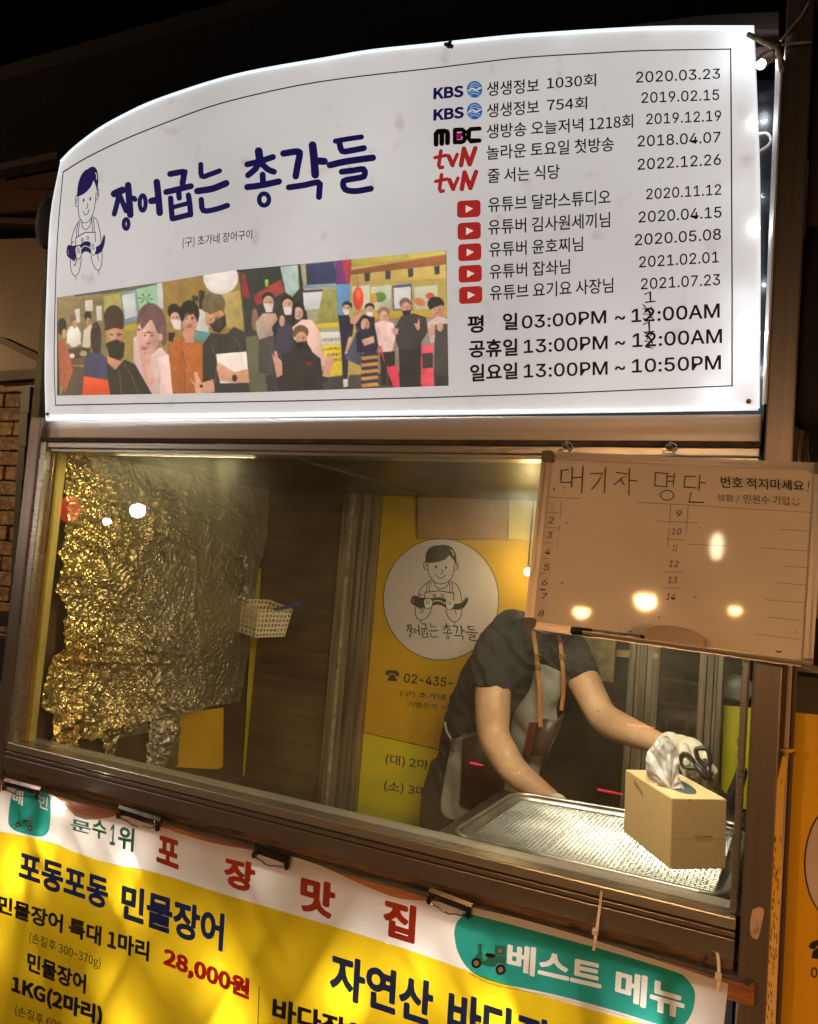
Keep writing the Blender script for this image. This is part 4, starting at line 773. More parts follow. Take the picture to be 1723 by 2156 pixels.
def clip(a, bb, label):
    A = Y(-.074)(*a); B = Y(-.074)(*bb); d = B-A; Ln = np.linalg.norm(d); d /= Ln; up = np.array([-d[2],0,d[0]]); up = up if up[2] > 0 else -up; out = np.array([0,-1.,0])
    t = thing('bulldog_clip', A, label, 'clip', 'clips holding the menu banner')
    m = MB(); sec = [(0,.004),(.011,.0065),(.017,.004),(.0175,-.001),(.011,-.003),(0,-.001)]
    v = [A+d*s*Ln+up*(h-.002)+out*o for s in (0,1) for h, o in sec]; k = len(sec); m.add(v, [(i,(i+1)%k,k+(i+1)%k,k+i) for i in range(k)]+[tuple(range(k)),tuple(range(2*k-1,k-1,-1))])
    m.build('spring_body', CH_, t)
    m = MB(); J = lambda s, h, o: A+d*s*Ln+up*h+out*o
    m.tube(smooth([J(.1,.010,.009), J(.08,-.002,.011), J(.14,-.006,.012), J(.32,-.008,.012), J(.42,-.011,.012), J(.58,-.011,.012), J(.68,-.008,.012), J(.86,-.006,.012), J(.92,-.002,.011), J(.9,.010,.009)], 4), .0011, 6)
    m.build('wire_loop', CH_, t, True)
    m = ML()
    for s in (.0,.93): v0 = J(s,-.004,.003); m.loft([(v0+d*Ln*.035,d,up,.0045,.008),(v0+d*Ln*.035+out*.006,d,up,.004,.007)], 10)
    m.build('jaw_end', BLACK, t)
clip((12,1652),(88,1672),'dark chrome bulldog clip at the left end of the banner'); clip((252,1710),(340,1738),'second bulldog clip from the left, beside the folded banner corner')
clip((538,1792),(612,1818),'bulldog clip above the red headline lettering'); clip((905,1886),(994,1920),'bulldog clip at the left end of the teal panel')
NY = mat('clear_nylon', (.7,.62,.5), .3, namt=.05)
def tie(pts, knob, label):
    t = thing('cable_tie', Y(-.066)(*pts[-1]), label, 'cable tie', 'cable ties round the batten')
    m = MB(); W_ = []; pl0 = [Y(y) for y in (-.040,-.044,-.066,-.0715)]
    P = [pl0[min(i,3)](*q) for i, q in enumerate(pts)]
    for p in smooth(P, 4): W_.append(p)
    m.add([p+np.array([-.0022,0,0]) for p in W_]+[p+np.array([.0022,0,0]) for p in W_]+[p+np.array([-.0022,.0012,0]) for p in W_]+[p+np.array([.0022,.0012,0]) for p in W_], sum([[(i,i+1,len(W_)+i+1,len(W_)+i),(2*len(W_)+i,3*len(W_)+i,3*len(W_)+i+1,2*len(W_)+i+1),(i,2*len(W_)+i,2*len(W_)+i+1,i+1),(len(W_)+i,len(W_)+i+1,3*len(W_)+i+1,3*len(W_)+i)] for i in range(len(W_)-1)], []))
    m.build('strap', NY, t)
    k = Y(-.07)(*knob)-np.array([0,0,ZO]); m = MB(); m.box(k[0]-.0045,k[0]+.0045,-.075,-.066,k[2]-.004,k[2]+.004,.001); m.build('buckle', NY, t)
tie([(1267,1877),(1262,1920),(1255,1968),(1250,2002)],(1254,1962),'nylon cable tie over the middle of the batten'); tie([(1503,2004),(1512,2012),(1514,2060),(1510,2086)],(1513,2056),'nylon cable tie near the right end of the batten')

# ================================================================== WHITEBOARD
zt, zb = .69+ZO, .37+ZO; yt, yb = -.052, -.078
PW = PL((0,yt,zt), (0,-(zt-zb),-(yt-yb)*-1 if False else (yb-yt)))
nW = np.array([0,-(zt-zb),(yt-yb)*1.0]); nW /= np.linalg.norm(nW); PW = PL((0,yt,zt), nW)
wb = thing('whiteboard', PW(1420,1400), 'waiting list whiteboard with grey plastic corners hung in front of the window', 'whiteboard')
wq = lambda x, y: (1084.4+x*.3707, 897.4+y*.3707)
c_tl, c_tr, c_br, c_bl = (1142,950), (1738,975), (1712,1408), (1103,1322)
WBM = mat('whiteboard_enamel', (.78,.72,.64), .045, 0, (.63,.58,.52), 3, spec=.22, rv=.02)
m = MB(); m.slab([PW(*q, -.001) for q in (c_tl,c_tr,c_br,c_bl)], .008, nW); m.build('board', WBM, wb)
FRM = mat('frame_aluminium', (.52,.47,.43), .3, .5, (.46,.41,.37), 6)
def bar(mb, pl, a, b_, wd, h, inner):
    a = np.array(a,float); b_ = np.array(b_,float); t = (b_-a)/np.linalg.norm(b_-a); n = np.array([-t[1],t[0]])*wd*inner
    q = [a, b_, b_+n, a+n]; F0 = [pl(*p, -.006) for p in q]; F1 = [pl(*p, h) for p in q]; mb.add(F0+F1, [(0,1,2,3),(7,6,5,4)]+[(i,4+i,4+(i+1)%4,(i+1)%4) for i in range(4)])
m = MB(); bar(m,PW,c_tl,c_tr,8,.006,1); bar(m,PW,c_bl,c_br,8,.006,-1); bar(m,PW,c_tl,c_bl,8,.006,-1); bar(m,PW,c_tr,c_br,8,.006,1)
a_ = lambda q, dx, dy: (q[0]+dx, q[1]+dy)
bar(m,PW,a_(c_tl,8,8),a_(c_tr,-8,8),8,.003,1); bar(m,PW,a_(c_bl,8,-8),a_(c_br,-8,-8),7,.003,-1); bar(m,PW,a_(c_tl,9,8),a_(c_bl,9,-8),11,.003,-1); bar(m,PW,a_(c_tr,-9,8),a_(c_br,-9,-8),11,.003,1)
m.build('frame', FRM, wb)
GP = mat('grey_corner_plastic', (.17,.13,.10), .5)
for (cx, cy), sx, sy in ((c_tl,1,1),(c_tr,-1,1),(c_br,-1,-1),(c_bl,1,-1)):
    m = MB(); r_ = rrect(-2,-2,24,22,7); m.slab([PW(cx+x*sx, cy+y*sy, .008) for x, y in r_], .012, nW); m.build('corner_cap', GP, wb)
# pen ledge
m = MB(); lq = [wq(405,1185), wq(1690,1362)]; A = PW(*lq[0], 0); B = PW(*lq[1], 0)
m.add([A+nW*h+np.array([0,0,z]) for h, z in ((0,0),(.024,.0),(.026,.004),(.026,.0055),(.022,.002),(0,.003))]+[B+nW*h+np.array([0,0,z]) for h, z in ((0,0),(.024,.0),(.026,.004),(.026,.0055),(.022,.002),(0,.003))], [(i,(i+1)%6,6+(i+1)%6,6+i) for i in range(6)]+[tuple(range(6)),tuple(range(11,5,-1))]); m.build('pen_ledge', FRM, wb)
# hangers
for x, y in ((290,112),(878,118)):
    c = wq(x, y); q = Y(-.045)(*c); m = MB(); m.tube([q, q+np.array([0,-.006,0])], .0055, 14); m.tube([q+np.array([0,-.006,0]), q+np.array([0,-.0075,0])], [.0045,.002], 12)
    qz = q-np.array([0,0,ZO]); m.box(qz[0]-.009,qz[0]+.009,-.058,-.046,qz[2]-.013,qz[2]-.007,.001)
    m.tube(smooth([q+np.array([0,-.003,-.008]), q+np.array([.011,-.003,-.006]), q+np.array([.010,-.003,.003]), q+np.array([.0,-.003,.007])], 4), .0012, 6); m.build('hanger', mat('nickel', (.5,.45,.36), .3, 1), wb, True)
    m = MB(); 
    for ang in (0, 90): a = math.radians(ang+20); m.tube([q+np.array([-.0028*math.cos(a),-.0078,-.0028*math.sin(a)]), q+np.array([.0028*math.cos(a),-.0078,.0028*math.sin(a)])], .0007, 4)
    m.build('screw_slot', DIRT, wb)
m = MB(); ST = lambda pts, wd=2.0: stroke(m, PW, [wq(*q) for q in pts], wd, off=9e-4)
for pts in ([(305,245),(265,250),(262,320),(318,318)],[(328,235),(322,345)],[(328,292),(383,288)],[(388,228),(380,380)],[(430,270),(500,266),(478,310),(437,358)],[(517,235),(508,378)],[(575,262),(638,270),(605,300),(562,332)],[(600,298),(622,332)],[(652,240),(648,390)],[(650,308),(693,310)],
    [(800,263),(795,338),(862,343),(867,268),(800,263)],[(870,285),(905,285)],[(868,312),(903,312)],[(908,266),(900,340)],[(1025,285),(968,285),(962,345),(1030,350)],[(1052,275),(1046,365)],[(1050,320),(1085,322)],[(1003,375),(990,430),(1075,433)]): ST(pts, 2.1)
ST(ell(865,392,38,28,20)+[(903,392)], 1.9)
text(m, PW, '번호 적지마세요', wq(1172,350), wq(1645,368), 25, 22, .012, lean=-.05, off=9e-4); ST([(1672,312),(1668,350)],2.2); ST([(1664,366),(1667,368)],2.4)
text(m, PW, '성함 /', wq(1150,428), wq(1278,434), 16, 16, .0, lean=-.05, off=9e-4); text(m, PW, '인원수 기입', wq(1300,438), wq(1560,450), 19, 19, .0, lean=-.05, off=9e-4)
ST([(1583,412),(1582,420)],1.8); ST([(1610,412),(1609,420)],1.8); ST([(1578,436),(1592,448),(1606,447),(1618,436)],1.6)
for s, x, y in (('1',210,450),('2',203,533),('3',193,617),('4',183,710),('5',177,800),('6',165,886),('7',162,965),('8',146,1062),('9',928,495),('10',915,597),('11',907,690),('12',900,780),('13',893,873),('14',883,967)):
    hw_ = (15 if len(s) == 1 else 26) if s not in ('1','11') else (3 if s == '1' else 14); text(m, PW, s, wq(x-hw_,y+18), wq(x+hw_,y+20), 13.5, 13.5, -.012, lean=.25, off=9e-4)
m.build('handwriting', INK, wb)
m = MB()
for pts in ([(180,400),(300,408),(372,411)],[(690,432),(1000,448),(1300,468),(1695,490)],[(172,490),(250,494)],[(168,572),(250,579)],[(155,662),(205,664)],[(150,750),(190,752)],[(140,836),(170,838)],[(262,425),(258,520)],[(255,560),(250,600)],[(243,640),(240,685)],[(885,445),(880,560)],[(876,580),(866,690)],[(985,450),(975,600)],[(800,537),(1035,550)],[(860,640),(960,646)],[(850,826),(960,832)],[(835,915),(940,922)],
    [(1500,585),(1680,597)],[(980,670),(1200,680)],[(1400,690),(1675,710)],[(1515,793),(1665,805)],[(1480,888),(1655,903)],[(1420,985),(1650,1003)],[(1435,1083),(1637,1107)],[(1370,1180),(1628,1213)]): ST(pts, .85)
m.build('ruled_lines', mat('faint_marker', (.09,.07,.06), .5), wb)
m = MB()
for pts, wd in (([(285,550),(300,549)],1.8),([(218,352),(224,360)],2),([(278,348),(280,352)],2),([(265,890),(272,892)],2.2),([(145,928),(170,930)],3),([(602,350),(606,354)],1.4),([(1045,578),(1056,575)],1),([(1018,608),(1026,611)],1),([(1016,970),(1030,972)],2),([(815,1080),(825,1088)],1.6),([(650,1165),(662,1167)],2),([(1485,1278),(1500,1284),(1515,1280)],3),([(1600,1150),(1592,1180)],.8),([(1538,852),(1541,853)],1.2)): ST(pts, wd)
m.build('marker_specks', INK, wb)
# marker pen and eraser resting on the ledge
A = PW(*wq(318,1158),.014); B = PW(*wq(735,1206),.014); mk = thing('marker_pen', A, 'black capped whiteboard marker lying on the pen ledge', 'marker')
J = lambda t: A+(B-A)*t
MB().tube([J(0),J(.01),J(.29),J(.3)], [.004,.0062,.0062,.005], 14).build('cap', BLACK, mk, True)
MB().tube([J(.3),J(.95)], .0052, 14).build('barrel', mat('silver_barrel', (.35,.36,.42), .25, .5), mk, True)
MB().tube([J(.95),J(1)], [.0055,.0045], 14).build('end_plug', BLACK, mk, True)
er = thing('board_eraser', PW(*wq(905,1220),.01), 'curved beige whiteboard eraser standing on the pen ledge beside the marker', 'eraser')
prof = [wq(*q) for q in ((738,1210),(738,1180),(742,1160),(760,1143),(800,1132),(860,1130),(930,1138),(1000,1155),(1050,1180),(1078,1202),(1083,1225),(1078,1262))]
m = MB(); m.slab([PW(*q, .026) for q in prof], .02, nW); m.build('grip', mat('beige_plastic', (.45,.33,.24), .4), er)
m = MB(); m.slab([PW(q[0], q[1], .0275) for q in [wq(*q) for q in ((738,1205),(738,1180),(742,1160),(760,1143),(800,1132),(860,1130),(930,1138),(1000,1155),(1050,1180),(1078,1202),(1083,1225),(1078,1262),(1066,1258),(1070,1225),(1062,1206),(1040,1190),(1000,1168),(930,1150),(860,1142),(805,1144),(768,1154),(754,1168),(750,1185))]], .0012, nW); m.build('edge_trim', mat('mauve_trim', (.42,.3,.27), .4), er)

# ================================================================== LEFT INTERIOR: foil, boards, basket
CF = lambda x, y: (x*.43404, (1200+y/1.723)/1.3372)       # crop units of the left window part -> photo units
def wallsheet(name, pts, x, m_, label, cat, th=.0015, group=None, crumple=0., res=.006, ridge=1.):
    pl = X(x); P = [pl(*CF(*q)) for q in pts]
    o = MB()
    if not crumple: o.slab(P, th, (1,0,0)); ob = o.build(name, m_)
    else:
        ys = np.array([p[1] for p in P]); zs = np.array([p[2] for p in P]); y0, y1, z0, z1 = ys.min(), ys.max(), zs.min(), zs.max()
        ny = int((y1-y0)/res)+2; nz = int((z1-z0)/res)+2; gy_, gz_ = np.meshgrid(np.linspace(y0,y1,ny), np.linspace(z0,z1,nz))
        ins = np.zeros(gy_.shape, bool); j = len(P)-1
        for i in range(len(P)):
            c = ((zs[i] > gz_) != (zs[j] > gz_)) & (gy_ < (ys[j]-ys[i])*(gz_-zs[i])/(zs[j]-zs[i]+1e-9)+ys[i]); ins ^= c; j = i
        h = np.zeros(gy_.shape); rs = np.random.RandomState(len(P)+3)
        for k in range(26):          # folds: triangle waves in random directions, warped
            a = rs.uniform(0, math.pi); fq = rs.uniform(9, 70)*(1 if k % 4 else 1.8); wy = .02*np.sin(gz_*rs.uniform(8,50)+k)+.016*np.sin(gy_*rs.uniform(8,50)+2*k)+.006*np.sin(gy_*rs.uniform(60,140)+gz_*rs.uniform(60,140))
            t = (gy_*math.cos(a)+gz_*math.sin(a)+wy)*fq+rs.uniform(0,1); t = np.abs((t % 1)-.5)*2
            am = np.clip(np.sin(gy_*rs.uniform(8,40)+rs.uniform(0,6))+np.sin(gz_*rs.uniform(8,40)+rs.uniform(0,6))-.3, 0, 2)
            h += t*am/fq*(1. if fq > 25 else .55)
        for k in range(22):          # long sharp creases
            a = rs.uniform(0, math.pi); cy_, cz_ = rs.uniform(y0,y1), rs.uniform(z0,z1); d = (gy_-cy_)*math.cos(a)+(gz_-cz_)*math.sin(a)+.01*np.sin(gz_*25+k); e = -(gy_-cy_)*math.sin(a)+(gz_-cz_)*math.cos(a)
            h += rs.uniform(.006,.02)*ridge*np.clip(1-np.abs(d)/rs.uniform(.008,.03), 0, 1)*np.exp(-(e/rs.uniform(.06,.25))**2)
        h = (h-h.min())*crumple*np.clip(1.0-1.2*(gy_-y0)/(y1-y0+1e-9)+.45*np.clip((ZO+.35-gz_)/.5, 0, 1), .24, 1)
        vs = [(x+h[i,j], gy_[i,j], gz_[i,j]) for i in range(nz) for j in range(ny)]
        fs_ = [(i*ny+j, i*ny+j+1, (i+1)*ny+j+1, (i+1)*ny+j) for i in range(nz-1) for j in range(ny-1) if ins[i,j] or ins[i+1,j+1]]
        o.add(vs, fs_); ob = o.build(name, m_, None, False)
    return tag(ob, label, cat, group)
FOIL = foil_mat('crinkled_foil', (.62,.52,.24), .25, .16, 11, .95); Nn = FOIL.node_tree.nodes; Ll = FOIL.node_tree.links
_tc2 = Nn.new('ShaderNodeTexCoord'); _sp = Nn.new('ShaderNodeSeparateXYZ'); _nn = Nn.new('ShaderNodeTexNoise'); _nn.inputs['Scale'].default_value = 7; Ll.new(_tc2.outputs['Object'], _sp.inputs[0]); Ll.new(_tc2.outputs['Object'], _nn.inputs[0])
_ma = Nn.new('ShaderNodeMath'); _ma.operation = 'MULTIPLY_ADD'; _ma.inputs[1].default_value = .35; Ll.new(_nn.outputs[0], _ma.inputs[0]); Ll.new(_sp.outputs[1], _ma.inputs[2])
_rp = Nn.new('ShaderNodeValToRGB'); _rp.color_ramp.elements[0].position = .22; _rp.color_ramp.elements[0].color = (.66,.53,.20,1); _rp.color_ramp.elements[1].position = .62; _rp.color_ramp.elements[1].color = (.40,.36,.25,1); Ll.new(_ma.outputs[0], _rp.inputs[0]); Ll.new(_rp.outputs[0], Nn['Principled BSDF'].inputs['Base Color'])  # yellow reflection on the near side put into the base colour
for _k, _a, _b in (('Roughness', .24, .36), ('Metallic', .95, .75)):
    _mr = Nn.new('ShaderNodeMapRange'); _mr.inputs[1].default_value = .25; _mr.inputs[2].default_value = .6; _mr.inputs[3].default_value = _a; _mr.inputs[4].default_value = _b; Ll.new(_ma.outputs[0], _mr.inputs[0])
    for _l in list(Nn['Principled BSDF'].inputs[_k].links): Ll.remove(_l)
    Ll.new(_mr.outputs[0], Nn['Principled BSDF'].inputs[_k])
FOILG = foil_mat('reflection_tinted_foil', (.68,.60,.32), .22, .2, 45, 1.); FOILS = foil_mat('dull_foil', (.54,.50,.37), .27, .12, 16, .75); FOILW = foil_mat('silver_foil', (.6,.58,.48), .25, .25, 40, .9)
wallsheet('foil_sheet', [(300,135),(620,150),(1040,270),(1300,290),(1290,520),(1268,640),(900,612),(600,590),(330,600),(300,590),(310,400)], .010, FOIL, 'upper crinkled foil sheet on the left stall wall, near side tinted with reflected yellow', 'foil', crumple=.17, res=.004, ridge=3.6, group='foil sheets lining the left wall')
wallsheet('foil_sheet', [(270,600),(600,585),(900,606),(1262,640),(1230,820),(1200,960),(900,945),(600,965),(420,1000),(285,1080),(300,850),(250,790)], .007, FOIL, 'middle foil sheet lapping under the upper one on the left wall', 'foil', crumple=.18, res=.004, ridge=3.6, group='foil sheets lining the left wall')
wallsheet('foil_sheet', [(230,1110),(285,1070),(420,990),(600,955),(900,935),(1210,930),(1205,1100),(1160,1330),(940,1375),(720,1415),(560,1460),(240,1530),(250,1390),(200,1360),(205,1250)], .010, FOIL, 'lower foil sheet with torn bottom edge on the left wall, near side tinted with reflected yellow', 'foil', crumple=.21, res=.004, ridge=3.6, group='foil sheets lining the left wall')
wallsheet('foil_sheet', [(250,1480),(560,1440),(700,1420),(712,1480),(560,1510),(540,1640),(500,1600),(480,1500),(330,1510),(320,1560),(250,1530)], .012, FOIL, 'torn strip of foil tinted with reflected yellow hanging at the very bottom of the left wall', 'foil', crumple=.26, res=.004)
wallsheet('plastic_sheet', [(712,1415),(862,1395),(858,1655),(705,1645)], .008, FOILW, 'clear crinkled plastic sheet left of the yellow board', 'plastic sheet', crumple=.2, res=.005)
wallsheet('yellow_board', [(862,1395),(1085,1365),(1082,1650),(1060,1665),(858,1655)], .006, mat('yellow_board_paint', (.78,.52,.01), .4, 0, (.66,.38,.01), 3), 'plain yellow board low on the left wall', 'board')
wallsheet('dirty_foil', [(1155,620),(1250,630),(1225,700),(1195,840),(1150,830),(1185,700)], .010, FOILW, 'small curled scrap of clear foil above the basket', 'foil', crumple=.2, res=.004)
tape = MB(); tape.slab([X(.004)(*CF(*q)) for q in ((1235,690),(1268,690),(1205,1700),(1180,1700))], .002, (1,0,0)); tag(tape.build('yellow_strip', mat('yellow_strip_paint', (.6,.5,.03), .5)), 'narrow vertical yellow strip at the corner of left and back wall', 'strip')
# basket
PBk = PL((0,.78,0),(0,-1,0))
BK = mat('ivory_plastic', (.80,.74,.52), .4, namt=.08)
bk = thing('plastic_basket', PBk(550,1345), 'small ivory perforated plastic basket hung on the left wall', 'basket')
tl_, tm_, tr_ = CF(1145,840), CF(1255,885), CF(1420,890); bl_, bm_, br_ = CF(1128,985), CF(1240,1025), CF(1380,1020); tb_ = CF(1260,832)
yA, yM, yR, yBk = .80, .735, .79, .86
q3 = {}
TLp = Y(.80)(*tl_); TMp = Y(.735)(*tm_); TRp = Y(.775)(*tr_); BLp = Y(.80)(*bl_); BMp = Y(.745)(*bm_); BRp = Y(.78)(*br_); TBp = TLp+(TRp-TMp); BBp = BLp+(BRp-BMp)
def lattice(mb, a, b_, c, d, nu, nv, bw=.35, th=.0014):    # a,b top; d,c bottom
    n = np.cross(b_-a, d-a); n /= np.linalg.norm(n)
    Pf = lambda u, v: (a*(1-u)+b_*u)*(1-v)+(d*(1-u)+c*u)*v
    us = []; 
    for i in range(nu+1): us.append(((i-bw/2)/nu if i else 0, (i+bw/2)/nu if i < nu else 1))
    vv = [((j-bw/2)/nv if j else 0, (j+bw/2)/nv if j < nv else 1) for j in range(nv+1)]
    for u0, u1 in us:
        q = [Pf(max(0,u0),0),Pf(min(1,u1),0),Pf(min(1,u1),1),Pf(max(0,u0),1)]; mb.slab(q, th, n)
    for v0, v1 in vv:
        q = [Pf(0,max(0,v0)),Pf(1,max(0,v0)),Pf(1,min(1,v1)),Pf(0,min(1,v1))]; mb.slab([p+n*2e-4 for p in q], th, n)
m = MB(); lattice(m,TLp,TMp,BMp,BLp,6,6,.5); lattice(m,TMp,TRp,BRp,BMp,9,6,.5); lattice(m,TRp,TBp,BBp,BRp,6,6,.5); lattice(m,TBp,TLp,BLp,BBp,9,6,.5); m.slab([BLp,BMp,BRp,BBp], .001, (0,0,1)); m.build('body', BK, bk)
m = MB(); m.tube([TLp,TMp,TRp,TBp,TLp], .0028, 6, False); m.build('rim', BK, bk, True)
br = thing('blue_brush', Y(.74)(*CF(1460,860)), 'blue plastic handle sticking out of the ivory basket', 'brush'); BLP = mat('blue_plastic', (.02,.06,.4), .35)
m = MB(); m.tube([Y(.76)(*CF(1300,895)), Y(.745)(*CF(1380,880)), Y(.74)(*CF(1460,857))], [.003,.0045,.006], 10); m.build('handle', BLP, br, True)
# bubble wrap lying on the counter edge
m = MB(); 
for k in range(170):
    x = .25+k*.0052; m.sphere((x+random.uniform(-.002,.002), .034+random.uniform(-.003,.016), ZO-.011+random.uniform(0,.003)), random.uniform(.002,.004), 6)
tag(m.build('bubble_wrap', mat('wet_plastic', (.22,.22,.19), .15, 0, (.1,.1,.09), 30)), 'strip of wet bubble wrap along the inner window sill', 'bubble wrap')

# ================================================================== BACK OF STALL: stile, posters, cardboard
sd = thing('sliding_door', (.35,.92,ZO-.9), 'weathered aluminium door frame left of the yellow poster', 'door frame')
OLDA = mat('old_aluminium', (.34,.28,.2), .4, .5, (.12,.09,.06), 7, bump=.1, bscale=30, stretch=(10,10,.6))
m = MB()
for x0, x1, y0 in ((.302,.318,.88),(.320,.335,.87),(.337,.345,.89),(.3475,.365,.875),(.367,.378,.885),(.380,.388,.875),(.39,.404,.885),(.406,.418,.89)): m.box(x0,x1,y0,.96,-.9,.715,.001)
m.build('stile', OLDA, sd)
m = MB(); m.box(.3365,.3465,.868,.89,-.9,.705,.001); m.build('pale_bead', mat('crusty_sealant', (.42,.38,.26), .7, 0, (.2,.17,.1), 40, bump=.5), sd)
YP = .93; PP = Y(YP)
OR = mat('amber_poster', (.58,.355,.006), .42, 0, (.53,.31,.005), 2); LY = mat('lemon_poster', (.66,.60,.004), .42, 0, (.58,.54,.004), 3)
ps = thing('shop_poster', (.65,YP,ZO+.1), 'amber shop poster with round white emblem behind the cook', 'poster')
m = MB(); m.slab([(.42,YP,.712+ZO),(.93,YP,.712+ZO),(.93,YP,-.075+ZO),(.42,YP,-.055+ZO)], .004); m.build('sheet', OR, ps)
ps2 = thing('menu_poster', (.65,YP,ZO-.2), 'lemon yellow menu sheet below the amber poster', 'poster')
m = MB(); m.slab([(.42,YP-.001,-.058+ZO),(.93,YP-.001,-.078+ZO),(.93,YP-.001,-.6+ZO),(.42,YP-.001,-.6+ZO)], .004); m.build('sheet', LY, ps2)
m = MB(); poly(m, PP, ell(929,1262,121.5,128,48), 3e-4); m.build('emblem_disc', mat('grey_white_print', (.64,.56,.52), .5, namt=.06), ps)
GI = mat('charcoal_ink', (.035,.03,.028), .5)
m = MB(); stroke(m, PP, ell(929,1262,121.5,128,48), 1.6, off=8e-4, closed=True); m.build('emblem_ring', GI, ps)
pp = lambda x, y: (673+x*.34722, 972.2+y*.34722)
mascot('cook_emblem', ps, PP, pp, .35, GI)
m = MB()
def ft(x, y):
    u_ = (x-455)/1055; yt_ = 745-190*u_; h_ = 190+45*u_; return (856+150*u_, 1311+11*u_+31*(y-yt_)/h_)
title(m, ft, .125, PP)
text(m, PP, '02-435-', (850,1437), (953,1448), 20, 20, .022); text(m, PP, '(구) 초가네 장어구이', (843,1467), (1020,1484), 14, 14, .01); text(m, PP, '가맹문의 사절합니다', (857,1488), (1010,1503), 12, 12, .0)
# telephone
poly(m, PP, [pp(*q) for q in smooth([(402,1292),(400,1275),(415,1266),(442,1264),(468,1268),(482,1282),(480,1300),(462,1298),(458,1286),(424,1284),(420,1296),(402,1292)], 3)], 8e-4)
poly(m, PP, [pp(*q) for q in smooth([(430,1290),(454,1292),(462,1310),(470,1330),(415,1326),(420,1308),(430,1290)], 3)], 8e-4)
m.build('poster_lettering', GI, ps)
m = MB(); text(m, PP, '(대) 2마리', (811,1611), (925,1628), 24, 24, .012, off=1.8e-3); text(m, PP, '(소) 3마리', (808,1667), (923,1685), 24, 24, .012, off=1.8e-3); m.build('poster_lettering', GI, ps2)
CB = mat('corrugated_card', (.40,.22,.08), .8, 0, (.33,.17,.06), 4); CB.node_tree.nodes['Principled BSDF']
Nn = CB.node_tree.nodes; Ll = CB.node_tree.links; wv_ = Nn.new('ShaderNodeTexWave'); wv_.inputs['Scale'].default_value = 55; tcx = Nn.new('ShaderNodeTexCoord'); Ll.new(tcx.outputs['Object'], wv_.inputs[0]); bp_ = Nn.new('ShaderNodeBump'); bp_.inputs['Strength'].default_value = .5; bp_.inputs['Distance'].default_value = .004; Ll.new(wv_.outputs[1], bp_.inputs['Height']); Ll.new(bp_.outputs[0], Nn['Principled BSDF'].inputs['Normal'])
m = MB(); m.slab([Y(.905)(*q) for q in ((880,1040),(1072,1047),(1070,1137),(880,1133))], .006); tag(m.build('cardboard_sheet', CB), 'brown corrugated cardboard flap covering the top of the amber poster', 'cardboard')
m = MB(); m.slab([Y(.90)(*q) for q in ((1073,1044),(1190,1048),(1186,1140),(1071,1134))], .006); tag(m.build('cardboard_sheet', mat('pale_card', (.62,.50,.16), .8, bump=.3, bscale=30, stretch=(1,1,1))), 'pale yellow cardboard sheet beside the whiteboard edge', 'cardboard')
# room behind: dark wall, doors, appliances
rm = thing('back_room', (1.2,2.2,0), 'dim brown back room seen between the door frames', 'room')
m = MB(); m.box(.2,2.6,2.3,2.35,-ZO,1.4); m.build('wall', mat('dim_room_wall', (.05,.035,.025), .6, 0, (.02,.014,.01), 3), rm)
m = MB(); m.box(2.2,2.25,1.1,2.3,-ZO,1.4); m.build('wall', DARKW, rm)
m = MB(); m.box(.93,1.18,.95,.97,.2,.712); m.build('glass_panel', mat('mottled_glass', (.32,.24,.09), .35, 0, (.16,.11,.05), 30, bump=.5, bscale=60), rm)
m = MB(); m.box(1.0,1.9,1.9,2.2,-.45,-.42); m.box(1.02,1.88,1.95,2.2,-.42,-.1,.01); m.build('shelf', mat('shelf_brown', (.09,.05,.03), .5), rm)
dr = thing('sliding_door', (1.28,1.0,ZO-.9), 'pair of aluminium sliding doors with brass plates behind the cook', 'door')
C5 = lambda x, y: (1196.5+x*.2387, 1346+y*.2387)
m = MB()
for x0, x1, y0 in ((1.213,1.231,.985),(1.233,1.243,.99),(1.245,1.262,.98),(1.264,1.279,.985),(1.281,1.298,.975),(1.402,1.42,.98),(1.422,1.438,.985),(1.44,1.447,.99),(1.449,1.462,.975)): m.box(x0,x1,y0,1.03,-.9,.715,.001)
m.build('stile', OLDA, dr)
m = MB(); m.box(1.0,1.213,1.0,1.004,-.4,.7); m.box(1.298,1.402,1.01,1.014,-.9,.7); m.build('glass_panel', glass_mat('door_glass', .02, (.75,.68,.55)), dr)
BR = mat('brass_plate', (.5,.4,.14), .35, .7, (.3,.24,.09), 40)
m = MB(); m.slab([Y(.996)(*q) for q in [C5(*q) for q in ((305,85),(545,100),(540,162),(305,142))]], .002); m.slab([Y(.972)(*q) for q in [C5(*q) for q in ((752,120),(795,124),(792,178),(750,172))]], .002); m.build('name_plate', BR, dr)
mwv = thing('microwave_oven', Y(1.35)(1420,1560), 'grey microwave oven on a dark shelf between the door stiles', 'microwave')
PM = Y(1.35)
m = MB(); q = [PM(*C5(*q)) for q in ((560,600),(1080,640),(1062,1000),(560,960))]; m.slab(q, .3); m.build('casing', mat('dark_casing', (.05,.045,.04), .4), mwv)
m = MB(); m.slab([PM(*C5(*q), .004) for q in ((858,618),(1040,628),(1066,650),(1060,900),(852,870))], .005); m.build('control_panel', mat('grey_panel', (.22,.21,.18), .4), mwv)
m = MB(); m.slab([PM(*C5(*q), .006) for q in ((888,702),(1034,712),(1030,802),(884,788))], .002); m.build('display', mat('lcd', (.06,.065,.045), .2), mwv)
m = MB(); m.slab([PM(*C5(*q), .018) for q in ((768,668),(810,672),(802,840),(762,834))], .02); m.build('handle', mat('grey_handle', (.3,.29,.25), .3), mwv)
cl = MB(); cl.slab([Y(1.3)(*C5(*q)) for q in ((830,90),(1045,120),(1032,585),(822,565))], .003); tag(cl.build('acrylic_panel', glass_mat('brown_acrylic', .12, (.6,.5,.4))), 'clear brownish acrylic panel standing above the microwave', 'acrylic panel')
